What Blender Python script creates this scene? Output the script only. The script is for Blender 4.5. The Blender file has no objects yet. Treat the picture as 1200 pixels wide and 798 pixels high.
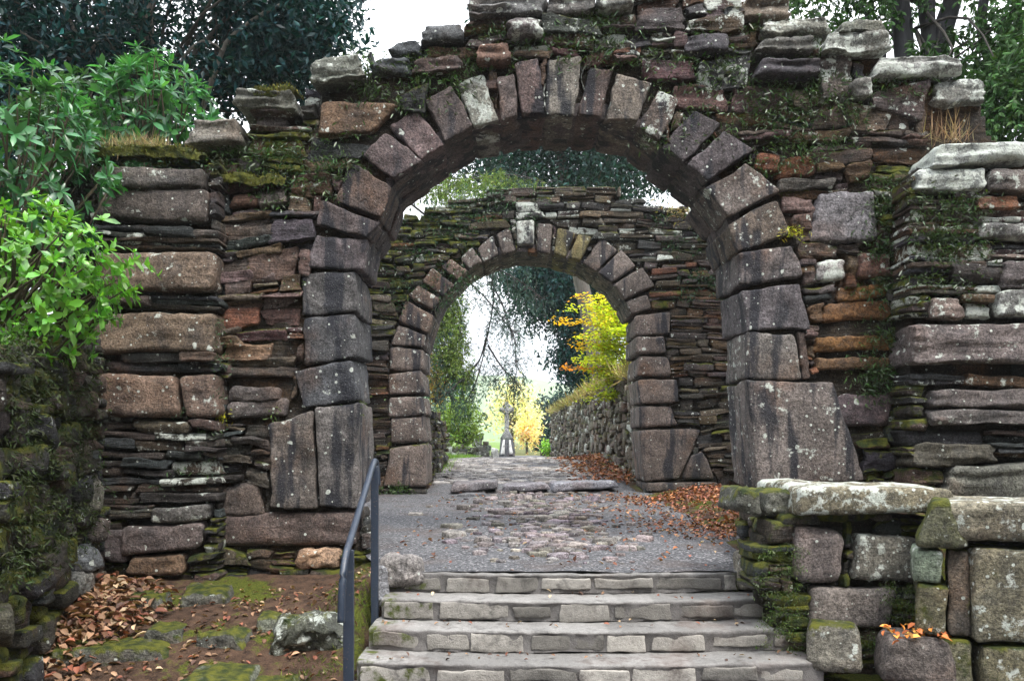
import bpy, math, random
import numpy as np
R = math.radians
E = 1.62            # eye height above the datum
rng = np.random.default_rng(7)
random.seed(7)
scn = bpy.context.scene
col = scn.collection

def W(px, py, Y):
    """a point of the plane at distance Y, measured on the survey photograph"""
    return ((px - 600) * Y / 1000.0, Y, E + (517 - py) * Y / 1000.0)
def A2(px, py, Y):
    return ((px - 600) * Y / 1000.0, E + (517 - py) * Y / 1000.0)

# ------------------------------------------------------------------ noise
def _h(ix, iy, iz, s):
    n = (ix * 374761393 + iy * 668265263 + iz * 2147483647 + s * 1274126177) & 0xFFFFFFFF
    n = ((n ^ (n >> 13)) * 1274126177) & 0xFFFFFFFF
    n = ((n ^ (n >> 15)) * 2246822519) & 0xFFFFFFFF
    return ((n ^ (n >> 16)) & 0xFFFFFF).astype(np.float64) / 0xFFFFFF * 2 - 1
def vn(P, s=0):
    P = np.asarray(P, dtype=np.float64)
    i = np.floor(P).astype(np.int64); f = P - i
    f = f * f * (3 - 2 * f)
    out = 0
    for dx in (0, 1):
        wx = f[..., 0] if dx else 1 - f[..., 0]
        for dy in (0, 1):
            wy = f[..., 1] if dy else 1 - f[..., 1]
            for dz in (0, 1):
                wz = f[..., 2] if dz else 1 - f[..., 2]
                out = out + wx * wy * wz * _h(i[..., 0] + dx, i[..., 1] + dy, i[..., 2] + dz, s)
    return out
def vn3(P, s=0):
    return np.stack([vn(P, s), vn(P, s + 11), vn(P, s + 23)], -1)
def fbm(P, s=0, o=3):
    a, t, r = 1.0, 0, 0
    for k in range(o):
        r = r + a * vn(np.asarray(P) * (2 ** k), s + k * 7); t += a; a *= .5
    return r / t

# ------------------------------------------------------------------ mesh builder
class MB:
    def __init__(s): s.V = []; s.Q = []; s.T = []; s.C = []; s.M = []; s.n = 0
    def add(s, V, Q=None, T=None, C=(.2, .2, .2, 0), moss=0.0):
        V = np.asarray(V, float).reshape(-1, 3); n = len(V)
        if Q is not None and len(Q): s.Q.append(np.asarray(Q, np.int64).reshape(-1, 4) + s.n)
        if T is not None and len(T): s.T.append(np.asarray(T, np.int64).reshape(-1, 3) + s.n)
        C = np.asarray(C, float)
        if C.ndim == 1: C = np.tile(C, (n, 1))
        if C.shape[1] == 3: C = np.concatenate([C, np.zeros((n, 1))], 1)
        s.C.append(C); s.M.append(np.broadcast_to(np.asarray(moss, float), (n,)))
        s.V.append(V); s.n += n
    def build(s, name, mat, parent=None, smooth=True, origin=None):
        V = np.concatenate(s.V)
        if parent is not None: o = WORLD[parent.name]
        elif origin is not None: o = np.array(origin, float)
        else: o = np.array([(V[:, 0].min() + V[:, 0].max()) / 2, (V[:, 1].min() + V[:, 1].max()) / 2, V[:, 2].min()])
        q = np.concatenate(s.Q) if s.Q else np.zeros((0, 4), np.int64)
        t = np.concatenate(s.T) if s.T else np.zeros((0, 3), np.int64)
        me = bpy.data.meshes.new(name)
        me.vertices.add(len(V)); me.vertices.foreach_set('co', (V - o).ravel())
        me.loops.add(q.size + t.size); me.loops.foreach_set('vertex_index', np.concatenate([q.ravel(), t.ravel()]).astype(np.int32))
        me.polygons.add(len(q) + len(t))
        ls = np.concatenate([np.arange(len(q)) * 4, q.size + np.arange(len(t)) * 3]).astype(np.int32)
        me.polygons.foreach_set('loop_start', ls)
        me.polygons.foreach_set('use_smooth', np.full(len(q) + len(t), smooth))
        me.update(calc_edges=True); me.validate()
        a = me.attributes.new('tint', 'FLOAT_COLOR', 'POINT'); a.data.foreach_set('color', np.concatenate(s.C).ravel())
        a = me.attributes.new('moss', 'FLOAT', 'POINT'); a.data.foreach_set('value', np.concatenate(s.M).astype(float))
        me.materials.append(mat)
        ob = bpy.data.objects.new(name, me); col.objects.link(ob)
        if parent is not None: ob.parent = parent
        else: ob.location = o
        WORLD[ob.name] = o
        return ob
WORLD = {}
def tag(o, label=None, cat=None, group=None, kind=None):
    if label: o['label'] = label
    if cat: o['category'] = cat
    if group: o['group'] = group
    if kind: o['kind'] = kind
    return o
def root(name, loc, label, cat, group=None):
    o = bpy.data.objects.new(name, None); col.objects.link(o); o.location = loc
    o.empty_display_size = .2
    WORLD[o.name] = np.array(loc, float)
    return tag(o, label, cat, group)

_topo = {}
def box_topo(nu, nv, nw):
    k = (nu, nv, nw)
    if k in _topo: return _topo[k]
    idx = {}; ijk = []
    def vid(i, j, l):
        if (i, j, l) not in idx: idx[(i, j, l)] = len(ijk); ijk.append((i, j, l))
        return idx[(i, j, l)]
    Q = []
    for i in range(nu - 1):
        for j in range(nv - 1):
            Q.append([vid(i, j, 0), vid(i + 1, j, 0), vid(i + 1, j + 1, 0), vid(i, j + 1, 0)])
            Q.append([vid(i, j, nw - 1), vid(i, j + 1, nw - 1), vid(i + 1, j + 1, nw - 1), vid(i + 1, j, nw - 1)])
    for i in range(nu - 1):
        for l in range(nw - 1):
            Q.append([vid(i, 0, l), vid(i, 0, l + 1), vid(i + 1, 0, l + 1), vid(i + 1, 0, l)])
            Q.append([vid(i, nv - 1, l), vid(i + 1, nv - 1, l), vid(i + 1, nv - 1, l + 1), vid(i, nv - 1, l + 1)])
    for j in range(nv - 1):
        for l in range(nw - 1):
            Q.append([vid(0, j, l), vid(0, j + 1, l), vid(0, j + 1, l + 1), vid(0, j, l + 1)])
            Q.append([vid(nu - 1, j, l), vid(nu - 1, j, l + 1), vid(nu - 1, j + 1, l + 1), vid(nu - 1, j + 1, l)])
    _topo[k] = (np.array(ijk), np.array(Q)); return _topo[k]

class Frame:
    """wall plane: a along, b up, d into the wall"""
    def __init__(s, o, ax=(1, 0, 0), dn=(0, 1, 0)):
        s.o = np.array(o, float); s.ax = np.array(ax, float); s.dn = np.array(dn, float)
        s.ax /= np.linalg.norm(s.ax); s.dn /= np.linalg.norm(s.dn)
    def w(s, L):
        return s.o + L[:, :1] * s.ax + L[:, 1:2] * np.array([0, 0, 1.0]) + L[:, 2:3] * s.dn
    def front(Y): return Frame((0, Y, 0))

def lines(h, r, n, lo):
    e = min(r / h, .49)
    ends = [-1, -1 + .6 * e] if lo else [-1, -1 + .3 * e, -1 + e]
    mid = list(np.linspace(-1 + e, 1 - e, n + 2)[1:-1]) if n else []
    return np.array(ends + mid + [-x for x in ends[::-1]])

def stone(mb, quad, d0, d1, fr, r=.02, amp=.01, freq=5., tint=(.1, .09, .08), lich=.2, moss=0., strat=0., lo=False, res=.06):
    tint = np.asarray(tint, float); lum = tint.mean(); tint = np.clip(lum + (tint - lum) * 1.2, .008, .9)
    q = np.array(quad, float)
    hx = max(.006, .25 * (np.linalg.norm(q[1] - q[0]) + np.linalg.norm(q[2] - q[3])))
    hz = max(.006, .25 * (np.linalg.norm(q[3] - q[0]) + np.linalg.norm(q[2] - q[1])))
    hd = (d1 - d0) / 2
    r = min(r, .46 * min(hx, hz), .46 * hd)
    nu = int(min(14, max(1, 2 * hx / res))); nv = int(min(12, max(1, 2 * hz / res)))
    nd = int(min(6, max(0, 2 * hd / (res * 3))))
    if lo: nu = max(1, nu // 2); nv = max(0, nv // 2); nd = 0
    lu, lv, lw = lines(hx, r, nu, lo), lines(hz, r, nv, lo), lines(hd, r, nd, lo)
    ijk, Q = box_topo(len(lu), len(lv), len(lw))
    P = np.stack([lu[ijk[:, 0]] * hx, lv[ijk[:, 1]] * hz, lw[ijk[:, 2]] * hd], -1)
    inn = np.clip(P, [-(hx - r), -(hz - r), -(hd - r)], [hx - r, hz - r, hd - r])
    d = P - inn; dl = np.linalg.norm(d, axis=1, keepdims=True)
    P = np.where(dl > 1e-9, inn + d / np.maximum(dl, 1e-9) * np.minimum(r, dl), P)
    u = P[:, 0] / hx * .5 + .5; v = P[:, 1] / hz * .5 + .5
    ab = ((1 - u) * (1 - v))[:, None] * q[0] + (u * (1 - v))[:, None] * q[1] + (u * v)[:, None] * q[2] + ((1 - u) * v)[:, None] * q[3]
    L = np.concatenate([ab, (P[:, 2] + (d0 + d1) / 2)[:, None]], 1)
    so = rng.uniform(0, 100, 3)
    N = vn3(L * freq + so) * amp + vn3(L * freq * 2.7 + so) * amp * .45 + vn3(L * freq * 6.5 + so) * amp * (.2 if lo else .42)
    L2 = L + N
    if strat:
        wv = vn(np.stack([L[:, 0] * 3, L[:, 1] * 34, L[:, 2] * 3], -1) + so)
        L2[:, 2] += strat * wv * (P[:, 2] < 0)
        edge = np.abs(u - .5) > .3
        L2[:, 0] += strat * .7 * vn(np.stack([L[:, 0] * 2, L[:, 1] * 40, L[:, 2] * 3], -1) + so + 9) * edge
    mb.add(fr.w(L2), Q, C=(tint[0], tint[1], tint[2], lich), moss=moss)

def inpoly(px, pz, poly):
    inside = np.zeros(px.shape, bool); n = len(poly)
    for i in range(n):
        x0, y0 = poly[i]; x1, y1 = poly[(i + 1) % n]
        if y0 == y1: continue
        c = ((y0 > pz) != (y1 > pz)) & (px < (x1 - x0) * (pz - y0) / (y1 - y0) + x0)
        inside ^= c
    return inside

def rubble(mb, fr, a0, a1, bot, top, blocked, rowh, wid, depth, tintf, seed=0, proud=.05, lo=False, strat=.01, mossf=None, topdepth=None, joint=.12, amp=.012, rnd=.03, res=.06, wav=.03, split=.35, shape=.2, fillcap=True):
    """courses of roughly squared stones; bot/top are functions of a"""
    rg = np.random.default_rng(seed)
    da = .012 if not lo else .02
    aa = np.arange(a0, a1, da)
    tp = np.array([top(x) for x in aa]); bt = np.array([bot(x) for x in aa])
    polys = [(np.array(p), np.min(p, 0), np.max(p, 0)) for p in blocked]
    def warp(a, b):
        a = np.asarray(a, float); b = np.asarray(b, float)
        return b + wav * vn(np.stack([a * 1.3, b * 1.1, np.full(a.shape, seed * 3.7)], -1)) + wav * .4 * vn(np.stack([a * 4, b * 3, np.full(a.shape, seed * 1.7)], -1))
    b = bt.min()
    while b < tp.max():
        h = rg.uniform(*rowh) * (1.35 if rg.random() < .2 else 1)
        mid = warp(aa, np.full(aa.shape, b + h / 2))
        free = (mid < tp - h * .15) & (mid > bt)
        for p, mn, mx in polys:
            if mn[1] - .3 > b + h + .1 or mx[1] < b - .3: continue
            for k in (-.22, .22):
                free &= ~inpoly(aa, mid + k * h, p)
        i = 0; n = len(aa)
        while i < n:
            if not free[i]: i += 1; continue
            j = i
            while j < n and free[j]: j += 1
            s, e = aa[i], aa[j - 1] + da
            x = s
            while x < e - .012:
                w = rg.uniform(*wid) * (1.5 if rg.random() < .15 else 1)
                w = max(w, h * .9)
                if x + w > e - wid[0] * .4: w = e - x
                if w > wid[1] * 1.7: w = w / 2
                subs = [(0, 1)]
                u = rg.random()
                if u < split and h > rowh[0] * 1.15:
                    c = rg.uniform(.35, .65); subs = [(0, c), (c, 1)]
                    if u < split * .3: subs = [(0, .34), (.34, .68), (.68, 1)]
                for (f0, f1) in subs:
                    hh = h * (f1 - f0)
                    g = joint * hh * rg.uniform(.3, 1)
                    xs = np.array([x + g * .8, x + w - g * .8, x + w - g * .8, x + g * .8])
                    zs = np.array([b + h * f0 + g * .5, b + h * f0 + g * .5, b + h * f1 - g * .5, b + h * f1 - g * .5])
                    xs = xs + rg.uniform(-1, 1, 4) * min(w * .12, hh * shape * 1.6)
                    zs = zs + rg.uniform(-1, 1, 4) * hh * shape
                    zw = warp(xs, zs)
                    tint, lich = tintf(x + w / 2, b + h / 2, rg)
                    near = abs(np.interp(x + w / 2, aa, tp) - (b + h)) < h * 1.8
                    if rg.random() < .16: zw = (zw - zw.mean()) * rg.uniform(1.1, 1.45) + zw.mean()
                    d1 = depth if not (near and topdepth) else topdepth
                    ms = mossf(x + w / 2, b + h / 2, rg) if mossf else 0
                    stone(mb, list(zip(xs, zw)), -rg.uniform(-.016, proud), d1, fr, r=rnd * rg.uniform(.6, 1.3), amp=amp, freq=6, tint=tint,
                          lich=lich, moss=ms, strat=strat, lo=lo, res=res)
                x += w
            i = j
        b += h

def core(mb, fr, a0, a1, bot, top, hole, d0, d1, step=.06, tint=(.03, .026, .022)):
    na = int((a1 - a0) / step); aa = a0 + (np.arange(na) + .5) * step
    b0 = min(bot(x) for x in aa); b1 = max(top(x) for x in aa); nb = int((b1 - b0) / step) + 1
    bb = b0 + (np.arange(nb) + .5) * step
    GA, GB = np.meshgrid(aa, bb, indexing='ij')
    keep = (GB < np.array([top(x) for x in aa])[:, None]) & (GB > np.array([bot(x) for x in aa])[:, None] - step)
    if hole is not None: keep &= ~inpoly(GA, GB, hole)
    vid = {}; V = []; Q = []
    def v(i, j, k):
        if (i, j, k) not in vid:
            vid[(i, j, k)] = len(V); V.append((a0 + i * step, b0 + j * step, d1 if k else d0))
        return vid[(i, j, k)]
    K = lambda i, j: 0 <= i < na and 0 <= j < nb and keep[i, j]
    for i in range(na):
        for j in range(nb):
            if not keep[i, j]: continue
            Q.append([v(i, j, 0), v(i + 1, j, 0), v(i + 1, j + 1, 0), v(i, j + 1, 0)])
            Q.append([v(i, j, 1), v(i, j + 1, 1), v(i + 1, j + 1, 1), v(i + 1, j, 1)])
            if not K(i - 1, j): Q.append([v(i, j, 0), v(i, j + 1, 0), v(i, j + 1, 1), v(i, j, 1)])
            if not K(i + 1, j): Q.append([v(i + 1, j, 0), v(i + 1, j, 1), v(i + 1, j + 1, 1), v(i + 1, j + 1, 0)])
            if not K(i, j - 1): Q.append([v(i, j, 0), v(i, j, 1), v(i + 1, j, 1), v(i + 1, j, 0)])
            if not K(i, j + 1): Q.append([v(i, j + 1, 0), v(i + 1, j + 1, 0), v(i + 1, j + 1, 1), v(i, j + 1, 1)])
    L = np.array(V, float)
    L += vn3(L * 7) * .02 * np.array([1, 1, 1])
    mb.add(fr.w(L), Q, C=(*tint, .0))

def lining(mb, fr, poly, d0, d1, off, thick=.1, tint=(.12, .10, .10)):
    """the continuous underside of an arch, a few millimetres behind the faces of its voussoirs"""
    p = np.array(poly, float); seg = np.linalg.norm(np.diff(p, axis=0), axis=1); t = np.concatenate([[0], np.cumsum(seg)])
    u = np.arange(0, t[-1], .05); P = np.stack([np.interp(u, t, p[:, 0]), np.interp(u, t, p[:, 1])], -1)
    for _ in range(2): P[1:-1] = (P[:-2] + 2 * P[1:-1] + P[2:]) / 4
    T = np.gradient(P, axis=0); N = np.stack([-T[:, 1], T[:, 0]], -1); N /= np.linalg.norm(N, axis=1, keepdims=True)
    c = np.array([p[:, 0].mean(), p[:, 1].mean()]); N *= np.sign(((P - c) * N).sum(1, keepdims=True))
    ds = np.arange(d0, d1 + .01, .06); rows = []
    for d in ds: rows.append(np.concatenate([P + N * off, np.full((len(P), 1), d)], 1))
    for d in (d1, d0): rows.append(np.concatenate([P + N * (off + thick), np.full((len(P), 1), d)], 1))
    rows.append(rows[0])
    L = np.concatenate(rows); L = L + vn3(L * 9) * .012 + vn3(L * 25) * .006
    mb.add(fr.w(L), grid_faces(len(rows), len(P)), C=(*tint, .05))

def grid_faces(n, k):
    i = np.arange(n - 1)[:, None]; j = np.arange(k - 1)[None, :]
    a = (i * k + j).ravel(); return np.stack([a, a + k, a + k + 1, a + 1], -1)
def tube(mb, pts, rad, n=8, tint=(.1, .08, .06), lich=0., wob=0.):
    pts = np.array(pts, float); rad = np.broadcast_to(np.array(rad, float), (len(pts),))
    V = []; up = np.array([0, 0, 1.0])
    for i, p in enumerate(pts):
        t = pts[min(i + 1, len(pts) - 1)] - pts[max(i - 1, 0)]; t /= np.linalg.norm(t) + 1e-9
        x = np.cross(t, up if abs(t[2]) < .9 else np.array([1.0, 0, 0])); x /= np.linalg.norm(x); y = np.cross(t, x)
        for k in range(n):
            an = 2 * math.pi * k / n
            V.append(p + rad[i] * (math.cos(an) * x + math.sin(an) * y))
    V = np.array(V)
    if wob: V += vn3(V * (1 / max(rad.max(), .02)) * .8) * wob
    Q = [[i * n + k, i * n + (k + 1) % n, (i + 1) * n + (k + 1) % n, (i + 1) * n + k] for i in range(len(pts) - 1) for k in range(n)]
    T = [[0, (k + 1) % n, k] for k in range(1, n - 1)] + [[(len(pts) - 1) * n, (len(pts) - 1) * n + k, (len(pts) - 1) * n + k + 1] for k in range(1, n - 1)]
    mb.add(V, Q, T, C=(*tint, lich))
def spline(pts, n):
    pts = np.array(pts, float); t = np.linspace(0, len(pts) - 1, n); out = []
    for x in t:
        i = min(int(x), len(pts) - 2); f = x - i
        p0, p1, p2, p3 = pts[max(i - 1, 0)], pts[i], pts[i + 1], pts[min(i + 2, len(pts) - 1)]
        out.append(.5 * ((2 * p1) + (-p0 + p2) * f + (2 * p0 - 5 * p1 + 4 * p2 - p3) * f * f + (-p0 + 3 * p1 - 3 * p2 + p3) * f ** 3))
    return np.array(out)

def unit(v): return v / np.maximum(np.linalg.norm(v, axis=-1, keepdims=True), 1e-9)
def rdir(n): return unit(rng.normal(size=(n, 3)))
def leaves(mb, P, D, N, L, Wd, C, ell=False, bend=.15, fold=.2):
    P = np.asarray(P, float); n = len(P)
    D = unit(D); X = unit(np.cross(D, N)); N = np.cross(X, D)
    L = np.broadcast_to(L, (n,))[:, None]; Wd = np.broadcast_to(Wd, (n,))[:, None]
    C = np.broadcast_to(np.asarray(C, float), (n, 3))
    if not ell:
        md = P + D * L * .45 - N * L * bend * .4 + N * Wd * fold
        V = np.stack([P, md + X * Wd * .5, P + D * L - N * L * bend, md - X * Wd * .5], 1)
        b = np.arange(n)[:, None] * 4
        T = np.concatenate([b + [0, 1, 2], b + [0, 2, 3]]); k = 4
        mb.add(V.reshape(-1, 3), None, T, C=np.repeat(C, k, 0))
    else:
        def pt(t, w, dn): return P + D * L * t + X * Wd * w + N * (abs(w) * 2 * Wd * fold) - N * L * bend * t * t
        V = np.stack([pt(0, 0, 0), pt(.3, .40, 0), pt(.32, 0, 0), pt(.3, -.40, 0), pt(.68, .46, 0), pt(.7, 0, 0), pt(.68, -.46, 0), pt(1, 0, 0)], 1)
        b = np.arange(n)[:, None] * 8
        T = np.concatenate([b + [0, 1, 2], b + [0, 2, 3], b + [4, 7, 5], b + [5, 7, 6]])
        Q = np.concatenate([b + [1, 4, 5, 2], b + [2, 5, 6, 3]])
        mb.add(V.reshape(-1, 3), Q, T, C=np.repeat(C, 8, 0))
def vary(c, n, s=.25, hue=.1):
    c = np.array(c)[None, :] * np.exp(rng.normal(0, s, (n, 1)))
    return np.clip(c * (1 + rng.normal(0, hue, (n, 3))), 0.002, .95)

# ------------------------------------------------------------------ materials
class NT:
    def __init__(s, name):
        s.m = bpy.data.materials.new(name); s.m.use_nodes = True
        s.t = s.m.node_tree; s.t.nodes.clear()
        s.out = s.n('ShaderNodeOutputMaterial')
    def n(s, ty, **kw):
        nd = s.t.nodes.new(ty)
        for k, v in kw.items(): setattr(nd, k, v)
        return nd
    def set(s, sock, v):
        if hasattr(v, 'links') or isinstance(v, bpy.types.NodeSocket): s.t.links.new(v, sock)
        else: sock.default_value = v
    def math(s, op, a, b=0., c=0., clamp=False):
        nd = s.n('ShaderNodeMath', operation=op, use_clamp=clamp)
        for k, v in enumerate((a, b, c)): s.set(nd.inputs[k], v)
        return nd.outputs[0]
    def mix(s, f, a, b, mode='MIX'):
        nd = s.n('ShaderNodeMix', data_type='RGBA', blend_type=mode)
        s.set(nd.inputs[0], f)
        for k, v in ((6, a), (7, b)):
            if isinstance(v, tuple) and len(v) == 3: v = (*v, 1)
            s.set(nd.inputs[k], v)
        return nd.outputs[2]
    def noise(s, vec, scale, detail=4., rough=.55):
        nd = s.n('ShaderNodeTexNoise'); s.set(nd.inputs['Vector'], vec)
        nd.inputs['Scale'].default_value = scale; nd.inputs['Detail'].default_value = detail; nd.inputs['Roughness'].default_value = rough
        return nd.outputs[0]
    def vor(s, vec, scale, rand=1.):
        nd = s.n('ShaderNodeTexVoronoi'); s.set(nd.inputs['Vector'], vec); nd.inputs['Scale'].default_value = scale
        nd.inputs['Randomness'].default_value = rand
        return nd
    def mapv(s, vec, sc):
        nd = s.n('ShaderNodeMapping'); s.set(nd.inputs['Vector'], vec); nd.inputs['Scale'].default_value = sc
        return nd.outputs[0]
    def ss(s, x, a, b):
        nd = s.n('ShaderNodeMapRange', interpolation_type='SMOOTHSTEP'); s.set(nd.inputs[0], x)
        nd.inputs[1].default_value = a; nd.inputs[2].default_value = b
        return nd.outputs[0]
    def finish(s, colr, rough, height=None, dist=.01, strength=.7, spec=.35):
        p = s.n('ShaderNodeBsdfPrincipled')
        s.set(p.inputs['Base Color'], colr); s.set(p.inputs['Roughness'], rough); p.inputs['Specular IOR Level'].default_value = spec
        if height is not None:
            bp = s.n('ShaderNodeBump'); bp.inputs['Strength'].default_value = strength; bp.inputs['Distance'].default_value = dist
            s.set(bp.inputs['Height'], height); s.t.links.new(bp.outputs[0], p.inputs['Normal'])
        s.t.links.new(p.outputs[0], s.out.inputs[0])
        return s.m

def stone_mat(name, strata=1., grain=.5, streak=0., rust=.3, bumpd=.012, spots=1.):
    t = NT(name)
    co = t.n('ShaderNodeTexCoord').outputs['Object']
    at = t.n('ShaderNodeAttribute', attribute_name='tint'); mo = t.n('ShaderNodeAttribute', attribute_name='moss').outputs['Fac']
    tint, lich = at.outputs['Color'], at.outputs['Alpha']
    nz = t.n('ShaderNodeSeparateXYZ'); t.t.links.new(t.n('ShaderNodeNewGeometry').outputs['Normal'], nz.inputs[0])
    up = t.math('MAXIMUM', nz.outputs[2], 0.)
    n1 = t.noise(co, 5., 6.); n2 = t.noise(co, 22., 6., .65); n3 = t.noise(co, 130., 3., .6)
    lay = t.noise(t.mapv(co, (3., 3., 42.)), 1., 5., .65)
    k = t.math('MULTIPLY_ADD', n1, 1.7, .05)
    k = t.math('MULTIPLY', k, t.math('MULTIPLY_ADD', n2, 2.1, -.08))
    k = t.math('MULTIPLY', k, t.math('MULTIPLY_ADD', n3, grain * 2, 1 - grain))
    n4 = t.noise(co, 62., 5., .75)
    k = t.math('MULTIPLY', k, t.math('MULTIPLY_ADD', t.ss(n4, .3, .7), 1.25, .36))
    if strata: k = t.math('MULTIPLY', k, t.math('MULTIPLY_ADD', lay, 1.1 * strata, 1 - .5 * strata))
    c = t.mix(1., tint, (1, 1, 1), 'MULTIPLY')
    # rusty and grey drifts
    rs = t.ss(t.noise(co, 2.3, 5.), .52, .72)
    c = t.mix(t.math('MULTIPLY', rs, rust), c, (.17, .075, .03))
    gs = t.ss(t.noise(t.mapv(co, (1.7, 1.7, 2.3)), 3.1, 6.), .5, .75)
    c = t.mix(t.math('MULTIPLY', gs, .45), c, (.055, .06, .065))
    vm = t.n('ShaderNodeVectorMath', operation='SCALE'); t.t.links.new(c, vm.inputs[0]); t.t.links.new(k, vm.inputs['Scale'])
    c = vm.outputs[0]
    if streak:
        sv = t.noise(t.mapv(co, (5., 5., .7)), 1.6, 4.)
        c = t.mix(t.math('MULTIPLY', t.ss(sv, .50, .62), streak), c, (.018, .02, .028))
    # pale grains
    gr = t.vor(co, 75.)
    c = t.mix(t.math('MULTIPLY', t.math('LESS_THAN', gr.outputs['Distance'], .17), .32 * grain * 2), c, (.46, .43, .41))
    # lichen crusts + round spots
    ln = t.noise(co, 9., 8., .7)
    la = t.math('ADD', lich, t.math('MULTIPLY', up, t.math('MULTIPLY', lich, .25)))
    crust = t.ss(t.math('ADD', ln, t.math('MULTIPLY', la, .30)), .69, .75)
    vs = t.vor(t.n('ShaderNodeVectorMath', operation='ADD').outputs[0], 11.)
    wv = vs.inputs['Vector'].links[0].from_node; t.t.links.new(co, wv.inputs[0])
    nn = t.n('ShaderNodeTexNoise'); nn.inputs['Scale'].default_value = 28.; t.t.links.new(co, nn.inputs['Vector'])
    sc = t.n('ShaderNodeVectorMath', operation='SCALE'); t.t.links.new(nn.outputs['Color'], sc.inputs[0]); sc.inputs['Scale'].default_value = .045
    t.t.links.new(sc.outputs[0], wv.inputs[1])
    vcol = t.n('ShaderNodeSeparateColor'); t.t.links.new(vs.outputs['Color'], vcol.inputs[0])
    rad = t.math('MULTIPLY_ADD', vcol.outputs[1], .22, .10)
    pick = t.math('LESS_THAN', vcol.outputs[0], t.math('MULTIPLY_ADD', lich, .42 * spots, .02))
    spot = t.math('MULTIPLY', pick, t.math('LESS_THAN', vs.outputs['Distance'], rad))
    v2 = t.vor(co, 34.); v2c = t.n('ShaderNodeSeparateColor'); t.t.links.new(v2.outputs['Color'], v2c.inputs[0])
    sp2 = t.math('MULTIPLY', t.math('LESS_THAN', v2c.outputs[0], t.math('MULTIPLY_ADD', lich, .30, .035)), t.math('LESS_THAN', v2.outputs['Distance'], t.math('MULTIPLY_ADD', v2c.outputs[1], .22, .14)))
    lm = t.math('MAXIMUM', t.math('MAXIMUM', crust, spot), sp2)
    lm = t.math('MULTIPLY', lm, t.ss(t.noise(co, 60., 3.), .25, .5))
    lc = t.mix(t.noise(co, 17., 3.), (.40, .46, .40), (.82, .84, .79))
    c = t.mix(t.math('MULTIPLY', lm, .9), c, lc)
    # moss
    mm = t.math('ADD', t.math('ADD', mo, t.math('MULTIPLY', up, t.math('MULTIPLY', mo, 1.2))), t.math('MULTIPLY_ADD', t.noise(co, 6., 7., .7), 1.4, -.7))
    mk = t.ss(mm, .42, .62)
    mc = t.mix(t.ss(t.noise(co, 14., 5.), .35, .65), (.028, .045, .01), (.15, .155, .018))
    c = t.mix(mk, c, mc)
    h = t.math('ADD', t.math('MULTIPLY', n2, 1.0), t.math('MULTIPLY', n3, .35 + grain * .3))
    h = t.math('ADD', h, t.math('MULTIPLY', lay, 1.6 * strata))
    h = t.math('ADD', h, t.math('MULTIPLY', n4, 1.1))
    h = t.math('ADD', h, t.math('MULTIPLY', t.noise(co, 7., 4., .6), 1.6))
    h = t.math('ADD', h, t.math('MULTIPLY', t.math('MULTIPLY', mk, t.noise(co, 160., 3.)), 1.5))
    return t.finish(c, t.math('MULTIPLY_ADD', n2, .25, .62), h, bumpd * 1.7, .95, .3)

def leaf_mat(name, trans=.35, rough=.4, spec=.5, gloss_n=8.):
    t = NT(name)
    c = t.n('ShaderNodeAttribute', attribute_name='tint').outputs['Color']
    co = t.n('ShaderNodeTexCoord').outputs['Object']
    k = t.math('MULTIPLY_ADD', t.noise(co, gloss_n, 3.), .8, .6)
    vm = t.n('ShaderNodeVectorMath', operation='SCALE'); t.t.links.new(c, vm.inputs[0]); t.t.links.new(k, vm.inputs['Scale'])
    p = t.n('ShaderNodeBsdfPrincipled'); t.t.links.new(vm.outputs[0], p.inputs['Base Color'])
    p.inputs['Roughness'].default_value = rough; p.inputs['Specular IOR Level'].default_value = spec
    tr = t.n('ShaderNodeBsdfTranslucent')
    tc = t.mix(1., vm.outputs[0], (1.3, 1.35, .55), 'MULTIPLY'); t.t.links.new(tc, tr.inputs['Color'])
    mx = t.n('ShaderNodeMixShader'); mx.inputs[0].default_value = trans
    t.t.links.new(p.outputs[0], mx.inputs[1]); t.t.links.new(tr.outputs[0], mx.inputs[2])
    t.t.links.new(mx.outputs[0], t.out.inputs[0])
    return t.m
def bark_mat(name):
    t = NT(name); co = t.n('ShaderNodeTexCoord').outputs['Object']
    c = t.n('ShaderNodeAttribute', attribute_name='tint').outputs['Color']
    n = t.noise(t.mapv(co, (9., 9., 2.)), 2., 8., .7)
    vm = t.n('ShaderNodeVectorMath', operation='SCALE'); t.t.links.new(c, vm.inputs[0]); t.t.links.new(t.math('MULTIPLY_ADD', n, 1.8, .1), vm.inputs['Scale'])
    return t.finish(vm.outputs[0], .85, n, .03, .9, .2)

M_RUB = stone_mat('schist_rubble', strata=1., grain=.45, rust=.4)
M_DRS = stone_mat('dressed_granite', strata=.0, grain=.6, streak=.9, rust=.42, bumpd=.009)
M_QUO = stone_mat('quoin_granite', strata=.25, grain=.5, streak=.25, rust=.3, bumpd=.009)
M_LEAF = leaf_mat('glossy_leaf', .32, .32, .5, 6.)
M_CON = leaf_mat('conifer_spray', .2, .6, .25, 3.)
M_AUT = leaf_mat('autumn_leaf', .5, .55, .3, 4.)
M_DARK = leaf_mat('dull_leaf', .2, .5, .22, 5.)  # matt leaf with weak specular, for the dark broadleaf tree and the ivy
M_DRY = leaf_mat('dead_leaf', .15, .6, .3, 20.)
M_BARK = bark_mat('bark')

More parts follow.
